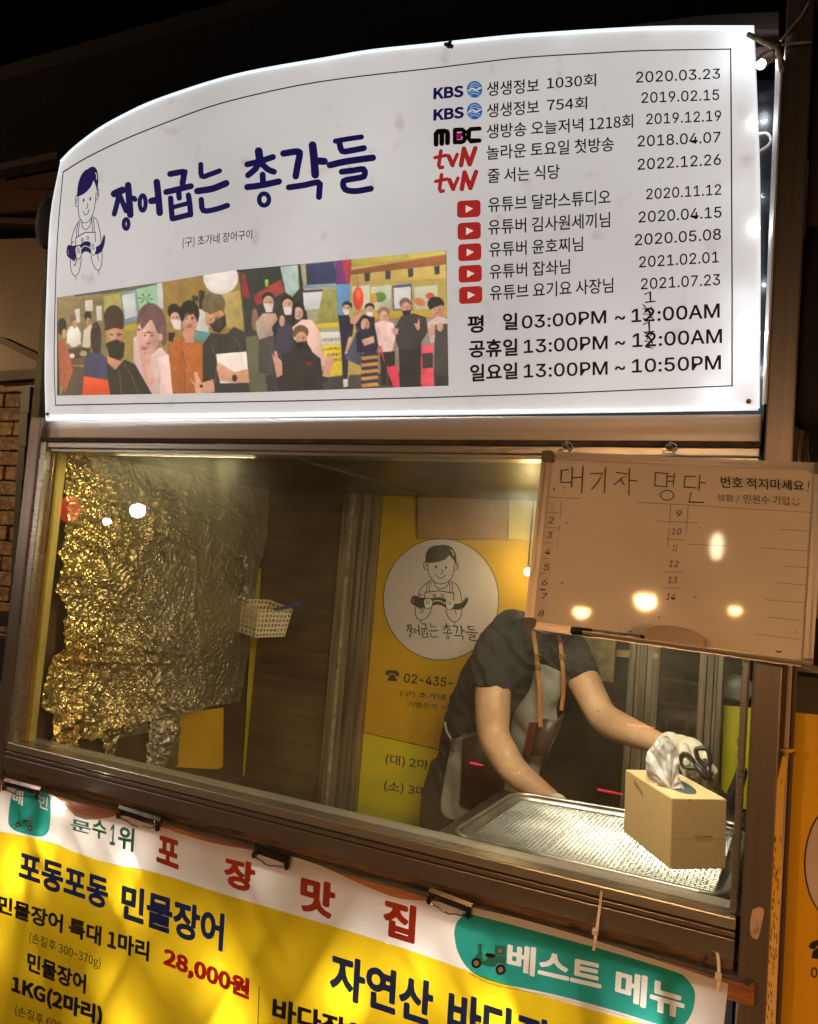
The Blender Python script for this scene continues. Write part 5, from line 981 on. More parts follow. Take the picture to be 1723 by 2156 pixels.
m = MB(); m.tube(smooth([Y(1.25)(*C5(*q)) for q in ((500,520),(700,560),(900,580),(1060,600),(1100,580))], 4), .012, 8); tag(m.build('brown_hose', mat('brown_rubber', (.16,.09,.04), .4)), 'thick brown hose looped over the microwave', 'hose')
ys_ = thing('yellow_sign', Y(1.06)(1550,1600), 'yellow board with dark lettering seen inside at the right edge of the window', 'sign')
PY_ = Y(1.06)
m = MB(); m.slab([PY_(*C5(*q)) for q in ((1375,585),(1620,605),(1590,1500),(1345,1480))], .004); m.build('board', LY, ys_)
m = MB()
for y in (950,1060,1200): text(m, PY_, '장', C5(1480,y), C5(1550,y+5), 20, 20, .015, off=8e-4)
m.build('lettering', GI, ys_)
m = MB(); m.sphere(Y(1.1)(*C5(1480,430)), .05, 16, (1.1,.6,.8)); tag(remesh(m.build('paper_cups', mat('cup_white', (.4,.36,.26), .3, 0, (.2,.17,.1), 12, bump=.5)), .01), 'stack of wrapped white paper cups above the yellow board', 'cups')
m = MB(); m.tube(smooth([Y(.85)(*C5(*q)) for q in ((1400,1500),(1440,1380),(1500,1250),(1540,1130))], 4), .012, 8); m.tube(smooth([Y(.86)(*C5(*q)) for q in ((1430,1500),(1470,1380),(1520,1280),(1550,1160))], 4), .010, 8); tag(m.build('tongs', mat('blackened_steel', (.06,.05,.04), .4, .5)), 'blackened tongs leaning in the corner behind the tissue box', 'tongs')
m = MB(); c = Y(.75)(1545,1730); m.loft([((c[0],c[1],c[2]-.03),(1,0,0),(0,1,0),.05,.05),((c[0],c[1],c[2]+.0),(1,0,0),(0,1,0),.055,.055),((c[0],c[1],c[2]+.012),(1,0,0),(0,1,0),.057,.057)], 24); tag(m.build('steel_bowl', mat('dull_steel', (.2,.19,.15), .35, .9), None, True), 'dull steel bowl in the corner behind the tray', 'bowl')

# ================================================================== TRAY AND MESH RACK
ty = thing('steel_tray', (1.33,.27,ZO-.05), 'shiny steel drying tray with wire mesh rack inside the window', 'tray')
th = math.radians(7); tc0 = np.array([1.075,.045]); U = np.array([math.cos(th),math.sin(th)]); Vv = np.array([-math.sin(th)*0,1.0]); TW, TD = .475, .345
def tp(u, v, z): a = tc0+U*u*TW+Vv*v*TD; a = np.array([a[0]+.01*v, a[1]-(U*u*TW)[1]*(1-v)*.98]); return np.array([a[0], a[1], ZO+z])
STL = mat('bright_steel', (.24,.24,.22), .34, .9, (.6,.58,.5), 10, bump=.05)
def rr(z, ins, r=.09):
    o = []
    for cu, cv, a in ((1-r,r,-90),(1-r,1-r,0),(r,1-r,90),(r,r,180)):
        for k in range(6): t = math.radians(a+k*18); o.append(tp(.5+(cu+r*math.cos(t)-.5)*(1-ins), .5+(cv+r*1.2*math.sin(t)-.5)*(1-ins*1.2), z))
    return o
rings = [rr(-.032,.10), rr(-.03,.07), rr(-.006,.035), rr(-.002,.0), rr(-.004,-.01)]
m = MB(); n = 24; m.add(sum(rings, []), [tuple(range(n))]+[(i*n+k, i*n+(k+1)%n, (i+1)*n+(k+1)%n, (i+1)*n+k) for i in range(4) for k in range(n)]); m.build('pan', STL, ty, True)
m = MB(); rp_ = rr(-.001,.005); m.tube(rp_+[rp_[0]], .0045, 8, False); m.build('rim', STL, ty, True)
m = MB(); N1, N2 = 54, 40
for i in range(N1+1):
    u_ = .05+.9*i/N1; m.tube([tp(u_, v_, -.009+.0012*(1 if (int(v_*30)+i)%2 else -1)) for v_ in np.linspace(.05,.95,31)], .0011, 4, False)
for j in range(N2+1):
    v_ = .05+.9*j/N2; m.tube([tp(.05,v_,-.009), tp(.5,v_,-.0095), tp(.95,v_,-.009)], .0011, 4, False)
m.build('wire_mesh', STL, ty)
m = MB()
for u_ in (.34,.62): m.tube([tp(u_,.05,-.011), tp(u_,.95,-.011)], .0022, 6)
m.tube([tp(a_,b_,-.009) for a_, b_ in ((.05,.05),(.95,.05),(.95,.95),(.05,.95),(.05,.05))], .0024, 6, False); m.build('rack_frame', mat('dark_steel_wire', (.3,.28,.24), .3, 1), ty)

# ================================================================== TISSUE BOX
tx = thing('tissue_box', (1.44,.25,ZO), 'beige cardboard tissue box standing on the mesh tray', 'tissue box')
zb_ = -.008; C0 = Z(zb_)(1412,1829.5); CR = Z(zb_)(1528.5,1829); CLt = Z(zb_)(1334.5,1750)
e1 = CR-C0; e2 = CLt-C0; e2 -= e1*(e1@e2)/(e1@e1)*.6; hb = 0
t_ = Y(float(C0[1]))(1407,1680); hb = t_[2]-C0[2]
up = np.array([-.004,0,hb]); TB_ = mat('beige_card', (.84,.61,.29), .5, 0, (.79,.56,.26), 3)
m = MB(); bm = bmesh.new()
vv = [bm.verts.new(Vector(p)) for p in (C0,C0+e1,C0+e1+e2,C0+e2,C0+up,C0+e1+up,C0+e1+e2+up,C0+e2+up)]
for f in ((0,1,5,4),(1,2,6,5),(2,3,7,6),(3,0,4,7),(0,3,2,1),(4,5,6,7)): bm.faces.new([vv[i] for i in f])
bmesh.ops.bevel(bm, geom=bm.edges[:], offset=.0012, segments=2, affect='EDGES'); m.bm(bm); m.build('carton', TB_, tx)
nz_ = np.array([0,0,1.]); tpb = lambda a, b_, h=.0006: C0+up+e1*a+e2*b_+nz_*h
m = MB(); m.add([tpb(.5+.27*math.cos(t)*1.0, .5+.36*math.sin(t)) for t in np.linspace(0,2*math.pi,28,endpoint=False)], [tuple(range(28))]); m.build('opening', mat('blue_grey_film', (.10,.13,.15), .3), tx)
m = MB(); n1_ = np.cross(e1,nz_); n1_ /= np.linalg.norm(n1_); fr = lambda a, b_, h=.0006: C0+e1*a+up*b_+n1_*h
m.add([fr(.0,.42),fr(1,.42),fr(1,.428),fr(0,.428)], [(0,1,2,3)]); m.add([fr(.42,.44,.0008),fr(.75,.44,.0008),fr(.75,.475,.0008),fr(.42,.475,.0008)], [(0,1,2,3)]); m.build('seam', mat('card_crease', (.5,.32,.13), .6), tx)
m = MB()
for a1, b1, r_ in ((.32,.985,.003),(.62,.975,.002),(.1,.75,.0015),(.8,.12,.0022),(.55,.3,.0012)): m.add([fr(a1+r_/.11*math.cos(t), b1+r_/.12*math.sin(t)*.6, .0009) for t in np.linspace(0,2*math.pi,9,endpoint=False)], [tuple(range(9))])
m.build('stain', mat('grease_stain', (.42,.26,.10), .5), tx)
m = MB(); PLF = PL(C0, np.cross(e2, up))
if PLF.n[1] > 0: PLF = PL(C0, -PLF.n)
off_ = 9e-4; text(m, PLF, 'Kleenex', (1336.5,1652), (1355,1679), 12.5, 13.5, .006, lean=-.1, off=off_); m.build('brand_script', mat('brown_ink', (.12,.07,.03), .5), tx)
# tissue: folded sheet rising from the slot
tc5 = lambda x, y: (1196.5+x*.2387, 1346+y*.2387)
OUTL = smooth([(735,1290),(700,1200),(685,1120),(692,1020),(722,965),(758,925),(792,880),(850,868),(884,876),(940,938),(968,1000),(986,1100),(978,1190),(1000,1265),(1032,1335),(960,1338),(880,1328),(835,1292),(780,1278),(735,1290)], 3)
m = MB(); tis_y = float(C0[1]+.085)
for lay_, (sx_, sy_, dy_, sd_) in enumerate(((1,1,0,1.0),(.93,1.035,.012,2.3),(.82,.93,-.008,4.1))):
    oc = [((q[0]-900)*sx_+900, (q[1]-1310)*sy_+1310) for q in OUTL]; gxs = np.linspace(680,1040,62); gys = np.linspace(850,1345,80); idx = {}; vs = []; fs_ = []
    IN_ = raster([oc], gxs, np.linspace(850,1345,80)) if False else None
    def inside(x, y):
        r = False; j = len(oc)-1
        for i in range(len(oc)):
            if ((oc[i][1] > y) != (oc[j][1] > y)) and x < (oc[j][0]-oc[i][0])*(y-oc[i][1])/(oc[j][1]-oc[i][1])+oc[i][0]: r = not r
            j = i
        return r
    def vtx(i, j):
        if (i, j) not in idx:
            x, y = gxs[i], gys[j]; rr_ = math.hypot(x-905, y-1320)/450; an = math.atan2(x-905, 1320-y)
            tri_ = lambda t: abs((t % 1)-.5)*2
            d = .034*rr_*tri_(an*1.35+sd_*.37+.15*rr_)+.012*rr_*tri_(an*3.1+sd_*.7-rr_*.5)+.007*tri_(x*.0042+y*.0031+sd_)+.0012*tri_(x*.009-y*.012+sd_*2)
            d += .018*max(0, abs(x-850)/190-.5)**2*4
            idx[(i, j)] = len(vs); vs.append(Y(tis_y+dy_+d-.014)(*tc5(x, y)))
        return idx[(i, j)]
    for i in range(61):
        for j in range(79):
            if inside((gxs[i]+gxs[i+1])/2, (gys[j]+gys[j+1])/2): fs_.append((vtx(i,j), vtx(i+1,j), vtx(i+1,j+1), vtx(i,j+1)))
    m.add(vs, fs_)
to = m.build('tissue', mat('tissue_paper', (.92,.90,.87), .85, namt=.03, bump=.15, bscale=90, trans=.42), tx, False)

# ================================================================== PERSON
SK = mat('skin', (.62,.39,.22), .44, 0, (.47,.25,.13), 9, bump=.25, bscale=55); SK.node_tree.nodes['Principled BSDF'].inputs['Subsurface Weight'].default_value = .08
SK.node_tree.nodes['Principled BSDF'].inputs['Subsurface Radius'].default_value = (.02,.008,.004)
SH = mat('charcoal_cotton', (.013,.0135,.015), .9, 0, (.020,.021,.023), 14)
def folds(m_, sc, st, dist=.02):
    N = m_.node_tree.nodes; L = m_.node_tree.links; w_ = N.new('ShaderNodeTexWave'); w_.inputs['Scale'].default_value = sc; w_.inputs['Distortion'].default_value = 9; w_.inputs['Detail'].default_value = 3; w_.inputs['Detail Scale'].default_value = 1.2
    t_ = N.new('ShaderNodeTexCoord'); mp_ = N.new('ShaderNodeMapping'); mp_.inputs['Rotation'].default_value = (.5,.7,.4); L.new(t_.outputs['Object'], mp_.inputs[0]); L.new(mp_.outputs[0], w_.inputs[0])
    b_ = N.new('ShaderNodeBump'); b_.inputs['Strength'].default_value = st; b_.inputs['Distance'].default_value = dist; L.new(w_.outputs[1], b_.inputs['Height']); L.new(b_.outputs[0], N['Principled BSDF'].inputs['Normal'])
folds(SH, 7, .7); AP = mat('grey_suede', (.30,.29,.23), .85, 0, (.19,.185,.15), 9, bump=.15, bscale=120)
folds(AP, 3.5, .35); LE = mat('tan_leather', (.42,.17,.04), .45, 0, (.28,.10,.025), 30, bump=.2); BRL = mat('brown_leather', (.085,.04,.026), .4, 0, (.05,.025,.018), 12); RLE = mat('oxblood_leather', (.13,.02,.018), .4)
GLV = mat('cream_cotton_glove', (.72,.66,.5), .85, 0, (.6,.54,.4), 30, bump=.5, bscale=200)
pr = thing('person', (1.0,.75,0), 'cook in black t-shirt, grey apron and white gloves bending over the counter behind the glass', 'person')
D = lambda x, y, d: Y(d)(x, y)
def limb(mb, pts, n=16):
    P = [p[0] for p in pts]; r = [p[1] for p in pts]; Q = smooth([np.append(p, q) for p, q in zip(P, r)], 5)
    mb.tube([q[:3] for q in Q], [q[3] for q in Q], n); mb.sphere(P[0], r[0], 14); mb.sphere(P[-1], r[-1], 14)
ux = np.array([1.,0,0]); uy = np.array([0,1.,0])
body = MB()
tor = [(985,1900,.84,.105,.085),(985,1760,.84,.105,.085),(985,1660,.82,.10,.085),(1000,1580,.80,.095,.08),(1030,1500,.78,.10,.085),(1070,1420,.76,.112,.09),(1105,1350,.73,.10,.08),(1135,1300,.70,.05,.05)]
body.loft([(D(x,y,d),ux,uy,a,b_) for x,y,d,a,b_ in tor], 24)
limb(body, [(D(1140,1322,.69),.04),(D(1155,1305,.665),.042),(D(1175,1285,.64),.048)])
hc = D(1192,1248,.62); body.sphere(hc, .088, 24, (.86,1.0,1.12)); body.sphere(hc+np.array([.01,-.03,-.055]), .055, 16, (.95,.9,.9))      # skull, jaw
body.sphere(hc+np.array([.012,-.098,-.012]), .013, 10, (.8,1.1,1.4))                                                               # nose
for s in (-1,1): body.sphere(hc+np.array([s*.077,.005,-.01]), .02, 10, (.4,.8,1.3))                                               # ears
limb(body, [(D(1050,1370,.67),.045),(D(1040,1440,.645),.047),(D(1038,1490,.63),.046),(D(1040,1547,.615),.0415),(D(1058,1585,.59),.040),(D(1082,1622,.57),.036),(D(1125,1658,.54),.030),(D(1166,1690,.515),.0245)])
limb(body, [(D(1190,1370,.70),.05),(D(1225,1425,.665),.042),(D(1248,1470,.64),.0385),(D(1270,1508,.61),.0365),(D(1302,1530,.57),.036),(D(1340,1546,.53),.031),(D(1378,1562,.485),.0255),(D(1405,1572,.46),.0235)])
for s in (-1,1): limb(body, [((1.0+s*.09-.1,.84,ZO-.35),.09),((1.0+s*.1-.1,.83,.5),.055),((1.0+s*.1-.1,.85,.1),.038)])
bo = body.build('body', SK, pr, True); remesh(bo, .006, 5)
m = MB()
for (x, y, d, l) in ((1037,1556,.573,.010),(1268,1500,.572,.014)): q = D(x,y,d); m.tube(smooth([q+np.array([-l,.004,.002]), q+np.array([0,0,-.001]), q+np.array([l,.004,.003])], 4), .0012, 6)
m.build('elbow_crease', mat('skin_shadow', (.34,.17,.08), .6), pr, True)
m = MB()
for s in (-1,1): m.sphere(hc+np.array([s*.03,-.088,.012]), .011, 12)
m.build('eyes', mat('eye_dark', (.05,.03,.02), .2), pr, True)
m = MB(); m.sphere(hc+np.array([0,-.086,-.045]), .016, 12, (1.4,.35,.35)); m.build('mouth', mat('lip', (.3,.1,.08), .5), pr, True)
m = MB(); m.sphere(hc+np.array([0,.014,.022]), .097, 24, (.9,1.0,1.08)); m.build('hair', mat('black_hair', (.012,.01,.01), .5, bump=.8, bscale=120, stretch=(6,6,1)), pr, True)
# t-shirt
sh = MB(); tor2 = [(985,1690,.82,.112,.097),(1000,1590,.80,.106,.092),(1026,1500,.78,.113,.097),(1066,1420,.76,.125,.102),(1098,1352,.73,.112,.092),(1110,1318,.715,.085,.08),(1128,1300,.70,.066,.062)]
sh.loft([(D(x,y,d),ux,uy,a,b_) for x,y,d,a,b_ in tor2], 24)
limb(sh, [(D(1082,1330,.71),.062),(D(1050,1370,.685),.064),(D(1041,1410,.665),.060)]); limb(sh, [(D(1108,1338,.70),.060),(D(1150,1348,.69),.056)]); sh.tube([D(1043,1395,.668),D(1038,1430,.652),D(1036,1454,.642)], [.060,.058,.056], 18)
limb(sh, [(D(1150,1340,.71),.06),(D(1195,1375,.69),.058)]); sh.tube([D(1190,1372,.695),D(1215,1412,.672),D(1226,1434,.66)], [.058,.052,.049], 18)
so = sh.build('t_shirt', SH, pr, True); remesh(so, .006, 4)
tx1 = bpy.data.textures.new('wrinkles','CLOUDS'); tx1.noise_scale = .05; dm = so.modifiers.new('d','DISPLACE'); dm.texture = tx1; dm.strength = .016; dm.mid_level = .5; dm.texture_coords = 'GLOBAL'
m = MB(); m.tube([D(x,y,.645) for x,y in smooth([(1122,1352),(1134,1366),(1150,1372),(1166,1366),(1176,1350)], 4)], .004, 8); m.build('collar', SH, pr, True)
# trousers
m = MB(); m.loft([(D(x,y,d),ux,uy,a,b_) for x,y,d,a,b_ in ((990,1610,.82,.112,.098),(975,1680,.84,.122,.104),(972,1740,.85,.126,.106),(975,1800,.85,.12,.1))], 24)
for s in (-1,1): m.tube([(.9+s*.065,.85,ZO-.22),(.9+s*.085,.85,.55),(.9+s*.09,.87,.06)], [.085,.07,.06], 16)
remesh(m.build('trousers', mat('black_trousers', (.012,.012,.014), .8, bump=.4, bscale=20), pr, True), .008, 4)
for s in (-1,1): MB().loft([((.9+s*.09,.80,.02),ux,uy,.045,.12),((.9+s*.09,.80,.045),ux,uy,.045,.12),((.9+s*.09,.85,.085),ux,uy,.035,.05)], 16).build('shoe', BLACK, pr, True)
# apron: curved sheet hanging in front of the torso
CA = lambda x, y: (882.4+x*.24273, 1233.9+y*.24273)
def sheet(mb, rows, th=.003):
    nr = len(rows); nc = len(rows[0]); V_ = []; 
    for r in rows: V_ += [D(*CA(x,y), d) for x, y, d in r]
    W2 = [v+np.array([0,th,0]) for v in V_]; k = nr*nc; fs_ = [(i*nc+j,i*nc+j+1,(i+1)*nc+j+1,(i+1)*nc+j) for i in range(nr-1) for j in range(nc-1)]
    mb.add(V_+W2, fs_+[tuple(k+a for a in f[::-1]) for f in fs_]+[(j,k+j,k+j+1,j+1) for j in range(nc-1)]+[((nr-1)*nc+j+1,k+(nr-1)*nc+j+1,k+(nr-1)*nc+j,(nr-1)*nc+j) for j in range(nc-1)]+[(i*nc,(i+1)*nc,k+(i+1)*nc,k+i*nc) for i in range(nr-1)]+[(i*nc+nc-1,k+i*nc+nc-1,k+(i+1)*nc+nc-1,(i+1)*nc+nc-1) for i in range(nr-1)])
m = MB(); sheet(m, [[(1000,700,.655),(1062,662,.625),(1150,700,.615),(1240,745,.620),(1316,758,.64)],[(985,830,.655),(1060,820,.625),(1150,830,.612),(1220,850,.618),(1270,870,.64)],[(930,960,.668),(1030,960,.632),(1130,960,.617),(1190,970,.622),(1220,980,.64)],[(800,1080,.69),(950,1080,.645),(1060,1085,.625),(1120,1090,.628),(1180,1080,.645)],[(790,1240,.695),(900,1250,.66),(1010,1250,.635),(1130,1240,.632),(1230,1180,.65)],[(780,1400,.70),(880,1400,.668),(980,1400,.64),(1080,1390,.64),(1140,1370,.655)],[(700,1560,.71),(830,1560,.675),(940,1560,.65),(1020,1540,.65),(1075,1500,.665)],[(640,1760,.72),(760,1760,.685),(870,1740,.66),(960,1700,.66),(1040,1640,.67)],[(600,2000,.72),(720,2000,.69),(830,1980,.67),(930,1950,.67),(1000,1900,.68)]])
ap = m.build('apron', AP, pr, True)
sbm = ap.modifiers.new('s','SUBSURF'); sbm.levels = 2; sbm.render_levels = 2
m = MB(); sheet(m, [[(290,1330,.70),(400,1300,.69),(520,1265,.685),(640,1250,.69),(800,1230,.695)],[(262,1420,.705),(380,1430,.695),(520,1420,.69),(660,1400,.69),(800,1400,.70)],[(225,1600,.71),(360,1620,.70),(500,1640,.69),(640,1650,.69),(760,1650,.70)],[(190,1800,.715),(350,1830,.705),(480,1840,.695),(620,1840,.695),(720,1830,.70)],[(158,2010,.72),(340,2050,.71),(460,2060,.70),(600,2060,.70),(700,2060,.71)]])
o2 = m.build('apron_skirt', AP, pr, True); sbm = o2.modifiers.new('s','SUBSURF'); sbm.levels = 2; sbm.render_levels = 2
m = MB(); sheet(m, [[(375,1330,.682),(520,1285,.677),(660,1275,.68),(790,1262,.685)],[(372,1600,.69),(520,1640,.682),(660,1640,.682),(770,1640,.69)],[(350,1900,.698),(470,1960,.69),(600,1950,.688),(690,1900,.695)]]); m.build('leather_facing', BRL, pr, True)
m = MB(); sheet(m, [[(1000,1200,.622),(1090,1150,.612),(1180,1170,.614),(1262,1100,.634)],[(980,1330,.626),(1080,1330,.616),(1160,1320,.62),(1210,1260,.64)],[(945,1475,.632),(1050,1478,.624),(1110,1470,.63),(1150,1390,.648)]]); m.build('pocket', BRL, pr, True)
m = MB(); sheet(m, [[(958,1180,.632),(1020,1190,.612)],[(930,1320,.636),(1000,1330,.614)],[(905,1440,.64),(975,1470,.62)]]); m.build('pocket_panel', RLE, pr)
def strap(name, pts, wd, mt, d0=0):
    m = MB(); Q = smooth([D(*CA(x,y), d) for x, y, d in pts], 5); m.add([q+np.array([-wd,0,0]) for q in Q]+[q+np.array([wd,0,0]) for q in Q]+[q+np.array([-wd,.003,0]) for q in Q]+[q+np.array([wd,.003,0]) for q in Q], sum([[(i,i+1,len(Q)+i+1,len(Q)+i),(2*len(Q)+i,3*len(Q)+i,3*len(Q)+i+1,2*len(Q)+i+1),(i,2*len(Q)+i,2*len(Q)+i+1,i+1),(len(Q)+i,len(Q)+i+1,3*len(Q)+i+1,3*len(Q)+i)] for i in range(len(Q)-1)], [])); return m.build(name, mt, pr)
strap('strap', [(985,330,.66),(1000,450,.625),(1015,560,.612),(1030,700,.606),(1040,820,.604),(1050,950,.603),(1052,1080,.602),(1054,1225,.602)], .0052, LE); strap('strap', [(1215,420,.63),(1232,540,.612),(1245,680,.606),(1255,800,.61),(1250,950,.62),(1235,1080,.625)], .0048, LE)
m = MB()
for x, y in ((1032,610),(1034,700),(1244,612)):
    c = D(*CA(x,y),.599); a, h = .0082, .005; m.tube([c+np.array([-a,0,-h]),c+np.array([a,0,-h]),c+np.array([a,0,h]),c+np.array([-a,0,h]),c+np.array([-a,0,-h])], .0014, 6)
m.build('buckle', mat('antique_brass', (.35,.25,.1), .3, 1), pr, True)
m = MB(); c = D(*CA(292,1345),.69); m.sphere(c, .007, 12); m.tube(smooth([c, D(*CA(285,1400),.688), D(*CA(300,1440),.69)], 4), [.005]*9, 8); m.build('waist_knot', BRL, pr, True)
strap('waist_tie', [(225,1180,.72),(240,1260,.705),(285,1335,.695)], .003, AP)
strap('waist_tie', [(290,1350,.688),(400,1290,.680),(500,1270,.678)], .002, AP)
# gloves
def hand(name, mat_, palm, fingers, vox=.0035):
    m = MB()
    for c, r, sc_ in palm: m.sphere(c, r, 16, sc_)
    for pts in fingers: limb(m, pts, 10)
    o = m.build(name, mat_, pr, True); remesh(o, vox, 3); return o
h5 = lambda x, y, d: D(*C5(x,y), d)
hand('glove', GLV, [(h5(985,960,.44),.030,(1.05,.7,.95)),(h5(1060,1000,.42),.034,(1.1,.65,.95)),(h5(900,925,.455),.026,(1,.9,1)),(h5(1040,1080,.415),.026,(1.2,.6,.8))],
     [[(h5(1100,950,.415),.012),(h5(1170,985,.395),.0108),(h5(1215,1030,.385),.0095),(h5(1205,1070,.38),.008)],      # index through the upper ring
      [(h5(1110,1010,.41),.012),(h5(1170,1060,.39),.0105),(h5(1230,1100,.38),.0095),(h5(1290,1165,.375),.0085)],      # middle
      [(h5(1090,1060,.41),.012),(h5(1120,1130,.39),.011),(h5(1150,1180,.38),.0098),(h5(1130,1220,.378),.009)],        # ring finger
      [(h5(1030,1090,.41),.0115),(h5(1040,1160,.39),.0105),(h5(1070,1200,.38),.0095),(h5(1050,1235,.38),.0085)],      # little finger
      [(h5(1010,960,.40),.013),(h5(1030,1030,.37),.0115),(h5(1040,1090,.36),.0098)]])                                 # thumb at the lower ring
hand('glove', GLV, [(D(1182,1706,.50),.027,(1.15,.9,.8)),(D(1172,1690,.512),.026,(1,1,.8))],
     [[(D(1192,1708,.49),.012),(D(1215,1722,.47),.010),(D(1230,1738,.46),.0085)],[(D(1192,1714,.49),.012),(D(1210,1732,.47),.010),(D(1222,1752,.455),.0085)],[(D(1186,1718,.49),.011),(D(1200,1738,.47),.010),(D(1208,1758,.46),.0085)],[(D(1180,1720,.49),.0105),(D(1188,1738,.47),.009),(D(1194,1756,.465),.008)],[(D(1176,1706,.49),.012),(D(1192,1722,.46),.011),(D(1206,1732,.45),.009)]])
# scissors
sc = thing('scissors', h5(1180,1050,.37), 'black handled kitchen scissors held in the raised glove', 'scissors')
m = MB(); yq = .355
def loop(pts, r): m.tube([h5(x,y,yq) for x, y in smooth(pts+[pts[0],], 5)], r, 8, False)
loop([(1000,1090),(1000,1030),(1030,1008),(1065,1030),(1110,1080),(1150,1150),(1120,1140),(1060,1135),(1020,1125)], .0042); loop([(1130,1010),(1135,970),(1180,962),(1225,975),(1248,1030),(1250,1100),(1230,1130),(1190,1105),(1150,1060)], .0046)
m.tube([h5(1120,1100,yq),h5(1200,1200,yq),h5(1225,1240,yq)], [.005,.006,.005], 8); m.tube([h5(1235,1120,yq),h5(1240,1190,yq),h5(1245,1240,yq)], [.005,.006,.005], 8); m.build('handle', BLACK, sc, True)
m = MB()
for dx, dd in ((0,0),(10,.004)):
    A_ = [h5(1205+dx,1215,yq+dd),h5(1250+dx,1205,yq+dd),h5(1390+dx,1370,yq+dd),h5(1420+dx,1440,yq+dd),h5(1370+dx,1400,yq+dd),h5(1260+dx,1290,yq+dd)]; m.slab(A_, .002)
m.build('blade', mat('used_steel', (.14,.12,.1), .3, .9), sc)
m = MB(); c = h5(1285,1285,yq-.002); m.tube([c, c+np.array([0,-.003,0])], .004, 12); m.build('rivet', mat('bright_brass', (.6,.45,.2), .25, 1), sc)

# ================================================================== RIGHT OF THE STALL
C3 = lambda x, y: (1458.3+x*.5669, 934.8+y*.5669)
m = MB(); xa = float(Y(.03)(1654,1500)[0]); xb = float(Y(.03)(1665,1500)[0]); m.box(xa,xb,.03,.045,-ZO,.9,.002); tag(m.build('metal_pole', mat('pink_white_paint', (.6,.5,.46), .4)), 'slim pale metal pole right of the stall corner post', 'pole')
m = MB(); xc = float(Y(.05)(1665.5,1500)[0]); xd = float(Y(.05)(1676,1500)[0]); xe = float(Y(.06)(1642,1500)[0]); m.box(xc,xd,.05,.09,-ZO,1.2,.002); m.box(xe-.012,xc-.001,.06,.09,-ZO,1.2,.002); tag(m.build('wooden_post', mat('dark_brown_post', (.13,.08,.045), .55, 0, (.08,.05,.03), 10, stretch=(5,5,.6))), 'dark brown double post behind the pale pole', 'post')
YR = .12; PR = Y(YR)
rb = thing('shop_banner', (2.0,YR,ZO), 'amber banner with round white emblem and telephone sign at the right edge', 'banner')
c0 = PR(1676,1500); c1 = PR(1660,2156)
m = MB(); m.slab([(c0[0],YR,c0[2]),(2.3,YR,c0[2]+.01),(2.3,YR,ZO-.75),(c0[0],YR,ZO-.75)], .004); m.build('sheet', mat('amber_vinyl', (.80,.48,.006), .45, 0, (.70,.37,.006), 2), rb)
m = MB(); ec = (1775,1818); poly(m, PR, ell(*ec,78,128,40), 4e-4); m.build('emblem_disc', mat('mauve_white_print', (.66,.56,.52), .5), rb)
m = MB(); stroke(m, PR, ell(*ec,80,130,40), 2.6, off=9e-4, closed=True)
poly(m, PR, [(1704,1996),(1708,1985),(1725,1978),(1745,1982),(1750,1996),(1740,2000),(1735,1992),(1720,1992),(1716,2000)], 9e-4); poly(m, PR, [(1712,2004),(1722,1996),(1738,1998),(1746,2022),(1710,2018)], 9e-4); text(m, PR, '02-435', (1708,2058), (1800,2072), 22, 22, .02, off=9e-4)
m.build('lettering', INK, rb)
# folded side banner seen edge-on
sbn = thing('side_banner', (1.64,-.0,ZO-.1), 'yellow menu banner seen edge-on, tied to the pole', 'banner')
rows = []; Tt = [(1648,1592,1658,1596),(1634,1660,1652,1668),(1622,1740,1648,1760),(1616,1850,1645,1870),(1610,1950,1640,1970),(1606,2060,1636,2080),(1603,2180,1632,2200)]
def sband(f0, f1, wob): 
    v = []; 
    for i, (a, b_, c, d) in enumerate(Tt):
        for t in (f0, f1): x = a+(c-a)*t; y = b_+(d-b_)*t; v.append(Y(-.035+.05*t+.006*math.sin(i*1.7+t*3)*wob)(x, y))
    return v
m = MB()
for k in range(5):
    v = sband(k/5,(k+1)/5,1); m.add(v, [(2*i,2*i+1,2*i+3,2*i+2) for i in range(len(Tt)-1)])
m.build('sheet', mat('side_vinyl', (.9,.6,.03), .45, 0, (.8,.7,.45), 4), sbn)
m = MB(); random.seed(8)
for k in range(90):
    i = random.randrange(2,len(Tt)-1); t = random.uniform(.1,.85); s = random.random()
    a = [Tt[i][q]*(1-s)+Tt[i+1][q]*s for q in range(4)]; x = a[0]+(a[2]-a[0])*t; y = a[1]+(a[3]-a[1])*t; pl = Y(-.040+.05*t-.003); stroke(m, pl, [(x,y),(x+random.uniform(-1,2),y+random.uniform(5,13))], 1.6, off=0)
m.build('lettering', mat('blurred_red_ink', (.25,.04,.02), .5), sbn)
m = MB(); q = Y(.03)(1655,1585); m.tube([q+np.array([.011*math.cos(t),.011*math.sin(t)-.0,.001*t]) for t in np.linspace(0,2*math.pi,14)], .003, 8, False); m.tube([q+np.array([0,-.012,0]), q+np.array([-.002,-.016,-.03]), Y(-.02)(1650,1650)], [.005,.004,.002], 8); m.build('tie', mat('yellow_string', (.75,.5,.02), .5), sbn, True)
# sticker on the post
m = MB(); ppst = Y(-.0405); m.add([ppst(*q, .0004) for q in smooth([(1585,1915),(1600,1910),(1609,1918),(1606,1940),(1600,1966),(1594,1978),(1582,1970),(1580,1945),(1585,1915)], 3)], [tuple(range(25))]); tag(m.build('paper_sticker', mat('old_paper', (.55,.40,.30), .8, 0, (.4,.28,.2), 40)), 'torn pale sticker stuck on the right corner post', 'sticker')
m = MB(); stroke(m, ppst, [(1590,1955),(1593,1965)], 1.2, off=8e-4); stroke(m, ppst, [(1595,1950),(1597,1962)], 1.0, off=8e-4); o = m.build('smudged_print', INK, bpy.data.objects['paper_sticker'])
